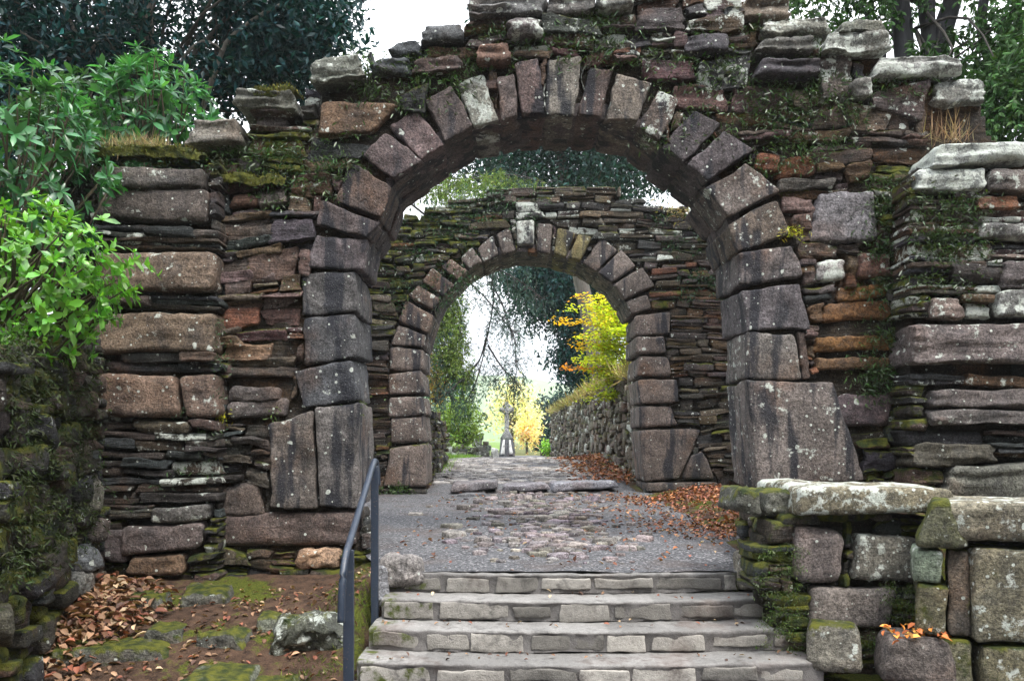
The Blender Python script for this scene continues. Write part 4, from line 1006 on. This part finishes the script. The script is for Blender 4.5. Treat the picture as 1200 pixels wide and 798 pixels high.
# golden beech above the retaining wall
Yb = 14.2
bc = root('beech_tree', w(752, 430, Yb), 'golden yellow beech with layered sprays tipped orange above the retaining wall', 'tree')
m = MB(); tube(m, spline([w(752, 440, Yb), w(742, 400, Yb), w(732, 360, Yb), w(720, 330, Yb)], 10), np.linspace(.05, .02, 10), 7, (.12, .1, .08))
P_, C_ = [], []
for k in range(40):
    yy = rng.uniform(350, 460); st_ = w(rng.uniform(722, 750), yy + 6, Yb + rng.uniform(-.4, .5))
    reach = rng.uniform(10, 48) if rng.random() < .7 else rng.uniform(40, 66)
    xx = max(648, 740 - reach - (yy < 385) * 8); e = w(xx, yy - rng.uniform(-3, 8), Yb + rng.uniform(-.7, .5))
    if yy > 425: e = w(max(690, xx), yy + 8, Yb)
    mid = (st_ + e) / 2 + np.array([0, 0, .06]); p = spline([st_, mid, e], 14); tube(m, p, np.linspace(.012, .003, 14), 4, (.1, .08, .06))
    for t_, q in zip(np.linspace(0, 1, 14), p):
        nn_ = rng.integers(9, 16)
        P_.append(q + rng.normal(0, 1, (nn_, 3)) * np.array([.11, .13, .035])); o_ = np.clip((t_ - .55) * 1.6, 0, 1) * (rng.random() < .3) + (yy < 360) * .25
        C_.append(vary((.46, .53, .04), nn_, .22, .08) * (1 - o_) + vary((.70, .36, .04), nn_, .2, .08) * o_ if yy < 420 else vary((.44, .50, .04), nn_, .25, .08))
for yy, x0, x1 in [(376, 654, 735), (430, 664, 735), (402, 676, 740)]:
    p = spline([w(x1, yy + 2, Yb), w((x0 + x1) / 2, yy + 3, Yb), w(x0, yy, Yb)], 16); tube(m, p, np.linspace(.012, .003, 16), 4, (.1, .08, .06))
    for t_, q in zip(np.linspace(0, 1, 16), p):
        P_.append(q + rng.normal(0, 1, (11, 3)) * np.array([.08, .1, .03])); C_.append(vary((.66, .26, .035) if yy == 430 else (.6, .38, .02), 11, .2, .08))
m.build('trunk', M_BARK, bc)
P_ = np.concatenate(P_); C_ = np.concatenate(C_); n = len(P_); m = MB()
leaves(m, P_, rdir(n) * np.array([1, 1, .35]), np.array([0, 0, 1.]) + rdir(n) * .45, rng.uniform(.05, .09, n), rng.uniform(.03, .05, n), np.clip(C_, 0, .9)); m.build('crown', M_AUT, bc)
# far autumn trees and bushes
Ya = 42.
pts = blob_pts(w(602, 485, Ya), (1.35, 1.2, 1.7), 330, -.2, .7, 0, 21)
tree('birch_tree', 'pale peach autumn tree standing behind the stone cross', w(602, 540, Ya), [w(602, 540, Ya), w(600, 500, Ya), w(603, 455, Ya)], .12, pts, 9, .22, (.80, .74, .56), .2, M_AUT, nl=30)
pts = blob_pts(w(618, 505, Ya - 3), (.55, .6, .85), 150, -.3, .8, 0, 22)
tree('birch_tree', 'small orange autumn tree just right of the stone cross', w(618, 540, Ya - 3), [w(618, 540, Ya - 3), w(617, 515, Ya - 3), w(619, 490, Ya - 3)], .07, pts, 9, .18, (.78, .58, .36), .16, M_AUT, nl=20)
def bush(label, c, r, n, tint, size, s=.3, thr=-.4, mat=None, name='bush', leafn=9):
    c = np.array(c); rt = root(name, c - np.array([0, 0, r[2]]), label, 'bush'); pts = blob_pts(c, r, n, thr, 1.0, .3, n)
    m = MB(); limbs(m, c - np.array([0, 0, r[2]]), pts, 24, .02, (.07, .055, .04)); m.build('stem', M_BARK, rt)
    m = MB(); crown(m, pts, leafn, size, tint, size * .8, s=s); m.build('foliage', mat or M_LEAF, rt)
bush('rounded yellow green bush left of the ruined low wall', w(537, 494, 24.), (.72, .6, .62), 340, (.17, .26, .035), .12)
bush('dark green shrub behind the rounded yellow green bush', w(524, 462, 27.), (.75, .7, .75), 200, (.03, .12, .07), .14)
bush('tawny shrub edging the inner arch on the left', w(511, 440, 17.), (.16, .4, .55), 110, (.30, .20, .08), .09, mat=M_AUT)
bush('bright lime green bush at the end of the retaining wall', w(634, 526, 33.), (.4, .4, .3), 120, (.20, .42, .03), .10)
Yz = 52.
for (x, y0, wd_, lb) in [(629, 474, .5, 'narrow dark cypress nearest the stone cross'), (641, 462, .9, 'broad dark cypress between two narrower ones'), (656, 455, .55, 'tall thin cypress beside the retaining wall')]:
    ztop = w(x, y0, Yz)[2]; h = ztop - 1.0; c = np.array(w(x, 0, Yz)); c[2] = 1.0 + h / 2
    pts = blob_pts(c, (wd_, wd_, h / 2), 260, -.6, .8, .2, int(x), grow=.1)
    tree('cypress_tree', lb, (c[0], c[1], 1.0), [np.array([c[0], c[1], 1.0]), c, np.array([c[0], c[1], ztop - .3])], .12, pts, 8, .26, (.010, .04, .035), .16, M_CON, nl=16, group='cypresses beside the retaining wall')

# retaining wall right of the rising path
rw = root('retaining_wall', (1.8, 20, 1.1), 'long drystone retaining wall with grass on top right of the path beyond the arch', 'wall')
o = np.array([1.42, 31., 0]); e = np.array([1.80, 12.15, 0]); ax = e - o; LR = np.linalg.norm(ax)
FRW = Frame(o, ax, (1, 0, 0)); FRW.dn = np.array([-ax[1], ax[0], 0]) / LR
m = MB()
rubble(m, FRW, 0, LR, lambda a: .95, lambda a: 2.66 + .1 * math.sin(a * 1.3), [], (.09, .19), (.14, .36), .3, lambda a, b, g: (pal(g, 'grey') * (.68, .62, .55), lichv(g, .25)), seed=51, proud=.08, strat=0, rnd=.05, lo=True, shape=.3, wav=.08, mossf=lambda a, b, g: .12 + .2 * (g.random() < .3))
core(m, FRW, 0, LR, lambda a: .9, lambda a: 2.6, None, .07, .5, step=.2, tint=(.03, .028, .02))
m.build('rubble_masonry', M_RUB, rw)
# stub of the gatehouse side wall on the left, behind the inner arch
sw = root('side_wall', (-1.3, 13.2, 1.0), 'short ruined stub of rubble wall just behind the left jamb of the inner arch', 'wall')
FS_ = Frame((-1.22, 12.1, 0), (.02, 1, 0), (-1, .02, 0)); m = MB()
rubble(m, FS_, 0, 3.0, lambda a: .95, lambda a: 2.2 - .1 * a, [], (.06, .12), (.12, .34), .4, lambda a, b, g: (pal(g, 'dark'), lichv(g, .2)), seed=52, proud=.06, strat=.008, mossf=lambda a, b, g: .35)
core(m, FS_, 0, 3., lambda a: .9, lambda a: 2.1 - .1 * a, None, .05, .5, step=.1); m.build('rubble_masonry', M_RUB, sw)
# ruined low wall far left
lw = root('ruined_wall', w(556, 534, 27.), 'tumbled grey remnant of drystone wall on the grass left of the cross', 'wall')
FLW = Frame.front(27.); m = MB()
rubble(m, FLW, A2(518, 0, 27.)[0], A2(577, 0, 27.)[0], lambda a: 1.0, lambda a: A2(0, float(np.interp(a / 27. * 1000 + 600, [518, 522, 530, 536, 548, 562, 572, 578], [510, 508, 524, 522, 507, 506, 516, 532])), 27.)[1], [], (.10, .2), (.14, .36), .7, lambda a, b, g: (pal(g, 'grey') * 1.1, lichv(g, .4)), seed=53, proud=.06, strat=0, lo=True, shape=.35, wav=.08)
m.build('rubble_masonry', M_RUB, lw)
# celtic cross on its gabled base
Ym = 30.; cc = root('celtic_cross', (W(594, 538, Ym)[0], Ym, 1.05), 'grey stone celtic cross on a gabled pedestal with white arched panels', 'monument')
FM = Frame((W(594, 0, Ym)[0], Ym, 0)); k = Ym / 1000; zz = lambda y: E + (517 - y) * k
def mst(nm, q, d0, d1, tn, lc=.1, r=.02, mat=M_QUO):
    m = MB(); stone(m, q, d0, d1, FM, r=r, amp=.006, freq=4, tint=tn, lich=lc, lo=True, res=.1); return m.build(nm, mat, cc)
mst('shaft', [(-.085, zz(507)), (.085, zz(507)), (.065, zz(471)), (-.065, zz(471))], -.08, .08, (.32, .32, .32))
mst('arm', [(-.26, zz(482)), (.26, zz(482)), (.26, zz(477.5)), (-.26, zz(477.5))], -.07, .07, (.33, .33, .32))
m = MB(); an = np.linspace(0, 2 * math.pi, 25); tube(m, [(FM.o[0] + .17 * math.cos(t), Ym, zz(479.5) + .17 * math.sin(t)) for t in an], .035, 6, (.32, .32, .31)); m.build('ring', M_QUO, cc)
ped = mst('pedestal', [(-.30, .95), (.30, .95), (.22, zz(514)), (-.22, zz(514))], -.22, .22, (.14, .145, .16))
mst('gable', [(-.24, zz(514)), (.24, zz(514)), (.03, zz(502)), (-.03, zz(502))], -.24, .24, (.3, .3, .31), r=.01)
for sx in (-1, 1):
    m = MB(); stone(m, [(sx * .15 - .075, zz(532)), (sx * .15 + .075, zz(532)), (sx * .10 + .03, zz(515)), (sx * .10 - .03, zz(515))], -.27, -.2, FM, r=.02, amp=.004, tint=(.75, .75, .75), lich=0, lo=True)
    m.build('panel', M_STEP, cc)
boulder('gravestone', 580, 0, 29., .3, .35, .12, (.7, .7, .68), .2, 'small white gravestone left of the cross pedestal', 'gravestone', zoff=1.05, amp=.03)

# grass tufts
def tufts(mb, pts, n, h, tint, s=.3, wd=.09, spread=.04, lean=.35):
    k = len(pts) * n; P = np.repeat(np.asarray(pts, float), n, 0) + rng.normal(0, 1, (k, 3)) * np.array([spread, spread, .003])
    D = np.array([0, 0, 1.]) + rng.normal(0, lean, (k, 3)); L = h * rng.uniform(.5, 1.2, k)
    leaves(mb, P, D, rdir(k) * np.array([1, 1, .1]), L, L * wd, vary(tint, k, s, .1), bend=.35, fold=0)
m = MB(); n = 900; yy = rng.uniform(12.2, 31, n); xx = 1.80 - (yy - 12.15) * .0201 + rng.uniform(-.06, .5, n)
tufts(m, np.stack([xx, yy, 2.62 + rng.uniform(-.06, .03, n)], -1), 12, .26, (.30, .26, .09), spread=.08, lean=.5)
tag(m.build('grass', M_DRY), 'dry tawny grass hanging over the top of the retaining wall', 'grass', kind='stuff')
m = MB(); n = 1400; yy = rng.uniform(13, 30, n); xx = rng.uniform(-3.6, -1.05, n)
tufts(m, np.stack([xx, yy, ground(xx, yy)], -1), 9, .12, (.13, .24, .03), spread=.09)
tag(m.build('grass', M_LEAF), 'bright green grass left of the path beyond the inner arch', 'grass', kind='stuff')
m = MB()
pts = [W(x, y, YL + .05) for x, y in zip(rng.uniform(135, 190, 26), rng.uniform(176, 182, 26))]
tufts(m, pts, 26, .13, (.28, .23, .11), spread=.06, wd=.03, lean=.5)
tag(m.build('grass', M_DRY), 'dry straw coloured grass on the mossy top of the left buttress', 'grass', kind='stuff')
m = MB()
pts = [W(x, y, YF - .05) for x, y in zip(rng.uniform(1085, 1130, 16), rng.uniform(166, 176, 16))]
tufts(m, pts, 4, .24, (.30, .21, .11), spread=.04, wd=.03, lean=.35)
tag(m.build('grass', M_DRY), 'thin dry stalks growing behind the top slab of the right buttress', 'grass', kind='stuff')
# moss cushions
def moss_pad(label, a0, a1, y0, y1, Y, depth, hgt, seed=0):
    n, k = int((a1 - a0) / 1.2), 14; xs_ = np.linspace(a0, a1, n); V = []
    for x in xs_:
        for j in range(k):
            t = j / (k - 1); X, _, z = W(x, np.interp(x, [a0, a1], [y0, y1]), Y)
            yy = Y - .09 + depth * max(0, t - .3) / .7; zt = z - .055 * max(0, .3 - t) / .3
            e = math.sin(math.pi * (x - a0) / (a1 - a0)) ** .4
            V.append((X, yy, zt + e * hgt * (.5 + .6 * math.sin(min(1, t / .5) * math.pi / 2))))
    V = np.array(V); V += vn3(V * 9 + seed) * .025 + vn3(V * 34 + seed) * .010
    m = MB(); m.add(V, grid_faces(n, k), C=(.06, .07, .02, 0), moss=.95)
    P = V[rng.choice(len(V), 500)]; leaves(m, P, np.array([0, -.5, 1.]) + rdir(500) * .8, rdir(500), .03, .010, vary((.15, .16, .02), 500, .3))
    tag(m.build('moss', M_RUB), label, 'moss', kind='stuff')
moss_pad('thick olive moss capping the left buttress', 104, 243, 184, 184, YL, .35, .05)
moss_pad('thin moss along the ledge right of the left buttress', 243, 336, 213, 213, YF, .25, .03, 4)
moss_pad('yellow moss on the stone at the left skyline', 300, 350, 111, 112, YF, .2, .02, 7)
# small wall plants
def sprigs(mb, pts, n, size, tint, hang=.3, out=(0, -1, 0)):
    k = len(pts) * n; P = np.repeat(np.asarray(pts, float), n, 0) + rng.normal(0, size * .9, (k, 3)) * np.array([1.5, .4, .8])
    D = rdir(k) * .9 + np.array(out) * .7 - np.array([0, 0, hang]); L = size * rng.uniform(.5, 1.3, k)
    leaves(mb, P, D, rdir(k) + np.array([0, -.5, .6]), L, L * .24, vary(tint, k, .35, .12), bend=.3)
def on_face(regs, Y, n):
    o_ = []
    for (x0, x1, y0, y1, wt) in regs:
        for _ in range(int(n * wt)): o_.append(W(rng.uniform(x0, x1), rng.uniform(y0, y1), Y - .03))
    return o_
m = MB()
sprigs(m, on_face([(400, 560, 60, 130, .28), (560, 760, 20, 80, .35), (760, 960, 30, 200, .45), (880, 1010, 110, 170, .2), (1010, 1058, 210, 470, .5), (340, 420, 150, 235, .15), (250, 345, 170, 240, .25), (960, 1080, 90, 110, .1)], YF, 150), 30, .05, (.05, .09, .03))
sprigs(m, on_face([(1075, 1160, 215, 350, .5), (1085, 1120, 235, 300, .2)], YR, 90), 26, .048, (.05, .085, .03))
sprigs(m, on_face([(110, 258, 480, 600, .35), (252, 262, 370, 470, .3), (128, 250, 190, 200, .4)], YL, 30), 18, .035, (.05, .09, .04))
sprigs(m, on_face([(300, 460, 470, 490, .15), (340, 345, 330, 350, .05)], YF, 30), 12, .035, (.10, .16, .03))
for p in [(930, 272), (255, 490)]:
    sprigs(m, [W(*p, YF - .06)] * 4, 30, .035, (.30, .30, .02))
tag(m.build('wall_plants', M_LEAF), 'small ferns and weeds rooted in the joints of the front gateway', 'weeds', kind='stuff')
m = MB(); sprigs(m, on_face([(445, 560, 240, 360, .9), (540, 640, 220, 260, .3), (800, 850, 320, 350, .2), (760, 840, 250, 300, .2)], YI, 110), 22, .06, (.03, .075, .03))
sprigs(m, on_face([(770, 830, 240, 262, 1.)], YI, 14), 26, .07, (.32, .26, .12))
tag(m.build('wall_plants', M_LEAF), 'dark creeping plants on the inner gateway left of its arch', 'weeds', kind='stuff')
m = MB(); q = []
for _ in range(260):
    a = LB - (LB - .55) * rng.random() ** 1.3; b = rng.uniform(.9, 2.2)
    q.append(FB.w(np.array([[a, b, -.06]]))[0])
sprigs(m, q, 24, .034, (.028, .042, .011), out=(.8, -.5, 0)); tag(m.build('ivy', M_DARK), 'olive creeping ivy and moss over the dark bank wall', 'ivy', kind='stuff')
m = MB()
q = [W(x, y, 4.86) for x, y in zip(rng.uniform(892, 940, 50), rng.uniform(640, 760, 50))] + [W(x, y, 4.8) for x, y in zip(rng.uniform(1040, 1085, 26), rng.uniform(685, 735, 26))] + [W(x, y, 4.85) for x, y in zip(rng.uniform(985, 1050, 26), rng.uniform(738, 765, 26))]
sprigs(m, q, 40, .020, (.06, .095, .02)); tag(m.build('wall_plants', M_LEAF), 'mossy weeds between the parapet stones beside the steps', 'weeds', kind='stuff')
m = MB(); q = np.stack([rng.uniform(-1.2, -.86, 80), rng.uniform(4.5, 5.7, 80)], -1); q = np.concatenate([q, ground(q[:, 0], q[:, 1])[:, None]], 1)
tufts(m, q, 10, .05, (.10, .13, .02), spread=.04, wd=.12, lean=.7); tag(m.build('grass', M_LEAF), 'low moss and grass around the foot of the handrail', 'grass', kind='stuff')
m = MB(); q = [W(x, 577, 11.0) for x in rng.uniform(448, 475, 10)]; sprigs(m, q, 26, .06, (.04, .08, .02), hang=-.3)
tag(m.build('wall_plants', M_LEAF), 'tuft of weeds at the foot of the left inner jamb', 'weeds', kind='stuff')

# fallen leaves
def litter(label, P, tints, size, curl=.3):
    n = len(P); P = np.asarray(P, float); m = MB(); w_ = rng.integers(0, len(tints), n)
    C = np.array(tints)[w_] * np.exp(rng.normal(0, .3, (n, 1)))
    leaves(m, P, rdir(n) * np.array([1, 1, .35]), np.array([0, 0, 1.]) + rdir(n) * .5, rng.uniform(.7, 1.3, n) * size, rng.uniform(.45, .75, n) * size, np.clip(C, 0, .8), ell=True, bend=curl, fold=.35)
    tag(m.build('fallen_leaves', M_DRY), label, 'leaves', kind='stuff')
def heap(x0, x1, y0, y1, n, h, f=None):
    x, y = rng.uniform(x0, x1, n * 3), rng.uniform(y0, y1, n * 3)
    if f is not None: k = f(x, y) > rng.random(n * 3); x, y = x[k], y[k]
    x, y = x[:n], y[:n]; return x, y
BRN = [(.17, .085, .05), (.24, .14, .085), (.11, .06, .045), (.30, .18, .11), (.22, .08, .05), (.34, .25, .16)]
x, y = heap(-3.1, -2.05, 4.6, 6.05, 1500, 0, lambda x, y: np.clip(1.2 - ((x + 2.75) / .55) ** 2 - ((y - 5.25) / .9) ** 2, 0, 1))
hp = .14 * np.clip(1.1 - ((x + 2.8) / .6) ** 2 - ((y - 5.3) / .9) ** 2, 0, 1)
litter('brown drift of dead leaves at the foot of the far left bank wall', np.stack([x, y, ground(x, y) + hp * rng.uniform(.2, 1, len(x)) + .012], -1), BRN, .065)
x, y = heap(-2.9, -.95, 4.3, 6.0, 700, 0); litter('scattered dead leaves and twigs over the mossy bank', np.stack([x, y, ground(x, y) + .012], -1), BRN, .04)
RED = [(.22, .075, .04), (.32, .12, .05), (.14, .055, .035), (.38, .18, .09), (.24, .085, .06), (.10, .045, .03)]
x, y = heap(1.2, 2.6, 6.9, 10.6, 2400, 0, lambda x, y: np.clip((x - 1.3 - .25 * np.sin(y * 2.3)) / .9, 0, 1) ** 1.5)
litter('orange drift of beech leaves against the right side of the gatehouse', np.stack([x, y, np.maximum(ground(x, y), pz(x, y)) + .06 * np.clip((x - 1.6) / .6, 0, 1) * rng.random(len(x)) + .010], -1), RED, .05)
x, y = heap(-.9, 1.65, 5.7, 11.0, 620, 0, lambda x, y: .15 + .85 * np.clip((x - .5) / 1., 0, 1) * np.clip((y - 6) / 2, 0, 1)); litter('russet leaves strewn over the gravel between the arches', np.stack([x, y, pz(x, y) + .012], -1), RED + BRN, .045)
x, y = heap(.75, 1.85, 11.9, 18, 1500, 0, lambda x, y: np.clip((x - .7) / .7, 0, 1)); litter('orange leaves banked along the foot of the retaining wall', np.stack([x, y, np.maximum(pz(x, y), ground(x, y)) + .02 + .12 * np.clip((x - 1.2) / .6, 0, 1) * rng.random(len(x))], -1), RED, .07)
x = rng.uniform(-.8, 1.6, 90); k_ = rng.integers(0, 4, 90); NZa = np.array([(5.5, .78), (5.24, .655), (4.98, .53), (4.72, .405)])
litter('dead leaves and scraps caught on the step treads', np.stack([x, NZa[k_, 0] + rng.uniform(.02, .22, 90), NZa[k_, 1] + .004], -1), BRN, .03)
bx, by, bz = W(1070, 745, 4.58)
P = np.stack([bx + rng.uniform(-.17, .15, 60), by + rng.uniform(-.12, .08, 60), .575 + rng.uniform(0, .05, 60)], -1)
litter('few bright orange leaves resting on the dark ledge stone by the pier', P, [(.6, .22, .05), (.7, .35, .08), (.5, .15, .05)], .05)
x, y = rng.uniform(1.55, 2.1, 14), rng.uniform(4.35, 4.7, 14); litter('a few stray leaves on the lower pavement beside the steps', np.stack([x, y, .305 + 0 * x], -1), [(.5, .14, .06), (.6, .4, .05)], .04)

# woodland behind the viewer, unseen: added to keep low sky light off the gateway
m = MB(); pts = []
for k in range(16):
    an = R(180 + (k - 7.5) * 15.5); d = rng.uniform(13, 19); c = np.array([math.sin(an) * d, math.cos(an) * d + 1, rng.uniform(6, 8)])
    pts.append(blob_pts(c, (3.6, 3.6, 6.2), 420, -.5, .4, .35, k)); tube(m, spline([c * [1, 1, 0], c * [1, 1, .5], c], 6), np.linspace(.4, .15, 6), 7, (.06, .05, .04))
crown(m, np.concatenate(pts), 4, .75, (.03, .05, .015), .45, wd=.6)
tag(m.build('shade_trees', M_LEAF), 'unseen belt of tall dark trees added behind the viewer to block low sky light', 'shade_trees', kind='stuff')

# far hill
m = MB(); n = 60; X = np.linspace(-700, 700, n)
H = 46 + 18 * np.sin(X / 150 + 2.2) + 8 * fbm(np.stack([X / 60, X * 0, X * 0], -1), 4)
V = np.concatenate([np.stack([X, 0 * X + 820, H], -1), np.stack([X, 0 * X + 700, H * .55], -1), np.stack([X, 0 * X + 520, 0 * X + .5], -1)])
m.add(V, grid_faces(3, n), C=(.06, .10, .05, 1.))
tag(m.build('hill', M_GRD, origin=(0, 0, 0)), kind='structure')

# damp autumn air
hz = NT('damp_air'); pv = hz.n('ShaderNodeVolumePrincipled'); pv.inputs['Color'].default_value = (.9, .95, 1., 1); pv.inputs['Density'].default_value = .0008; pv.inputs['Anisotropy'].default_value = .2
hz.t.links.new(pv.outputs[0], hz.out.inputs['Volume'])
m = MB(); X0, X1, Y0, Y1, Z0, Z1 = -800, 800, -60, 860, -1.2, 95
m.add([(x, y, z) for x in (X0, X1) for y in (Y0, Y1) for z in (Z0, Z1)], [[0, 1, 3, 2], [4, 6, 7, 5], [0, 4, 5, 1], [2, 3, 7, 6], [0, 2, 6, 4], [1, 5, 7, 3]])
tag(m.build('haze', hz.m, smooth=False), 'pale damp air between the gateway and the far hill', 'haze', kind='stuff')

# ================================================================== CAMERA, LIGHT, SKY
cam = bpy.data.cameras.new('camera'); co = bpy.data.objects.new('camera', cam); col.objects.link(co)
co.location = (0, 0, E); co.rotation_euler = (R(90), 0, 0); cam.sensor_width = 36; cam.lens = 30; cam.shift_y = 118 / 1200; cam.clip_end = 5000; cam.clip_start = .05
scn.camera = co
SUN_EL, SUN_AZ = R(60), R(142)      # azimuth clockwise from +Y
wd = bpy.data.worlds.new('World'); scn.world = wd; wd.use_nodes = True
nt = wd.node_tree; nt.nodes.clear()
sky = nt.nodes.new('ShaderNodeTexSky'); sky.sky_type = 'NISHITA'; sky.sun_disc = False; sky.sun_elevation = SUN_EL; sky.sun_rotation = SUN_AZ
sky.air_density = 1.; sky.dust_density = 4.; sky.ozone_density = 1.
tc = nt.nodes.new('ShaderNodeTexCoord'); mp = nt.nodes.new('ShaderNodeMapping'); mp.inputs['Scale'].default_value = (2, 2, 5)
nz = nt.nodes.new('ShaderNodeTexNoise'); nz.inputs['Scale'].default_value = 1.6; nz.inputs['Detail'].default_value = 6
mr = nt.nodes.new('ShaderNodeMapRange'); mr.inputs[1].default_value = .3; mr.inputs[2].default_value = .6; mr.inputs[3].default_value = .62; mr.inputs[4].default_value = .95
mx = nt.nodes.new('ShaderNodeMix'); mx.data_type = 'RGBA'
sx = nt.nodes.new('ShaderNodeSeparateXYZ'); zr = nt.nodes.new('ShaderNodeMapRange'); zr.inputs[1].default_value = 0.; zr.inputs[2].default_value = 1.; zr.inputs[3].default_value = 5.0; zr.inputs[4].default_value = 23.
cv = nt.nodes.new('ShaderNodeVectorMath'); cv.operation = 'SCALE'; cv.inputs[0].default_value = (.97, 1., 1.04)
nt.links.new(tc.outputs['Generated'], sx.inputs[0]); nt.links.new(sx.outputs[2], zr.inputs[0]); nt.links.new(zr.outputs[0], cv.inputs['Scale']); nt.links.new(cv.outputs[0], mx.inputs[7])
bg = nt.nodes.new('ShaderNodeBackground'); bg.inputs['Strength'].default_value = .10; ou = nt.nodes.new('ShaderNodeOutputWorld')
L = nt.links.new
L(tc.outputs['Generated'], mp.inputs[0]); L(mp.outputs[0], nz.inputs['Vector']); L(nz.outputs[0], mr.inputs[0]); L(mr.outputs[0], mx.inputs[0]); L(sky.outputs[0], mx.inputs[6]); L(mx.outputs[2], bg.inputs[0]); L(bg.outputs[0], ou.inputs[0])
sl_ = bpy.data.lights.new('sun', 'SUN'); sl_.energy = 1.5; sl_.angle = R(11); sl_.color = (1, .95, .87)
so = bpy.data.objects.new('sun', sl_); col.objects.link(so); so.location = (-4, -6, 14)
so.rotation_euler = (R(90) - SUN_EL, 0, math.pi - SUN_AZ)
vs = scn.view_settings; vs.view_transform = 'Standard'; vs.look = 'None'; vs.exposure = 1.4; vs.gamma = 1.
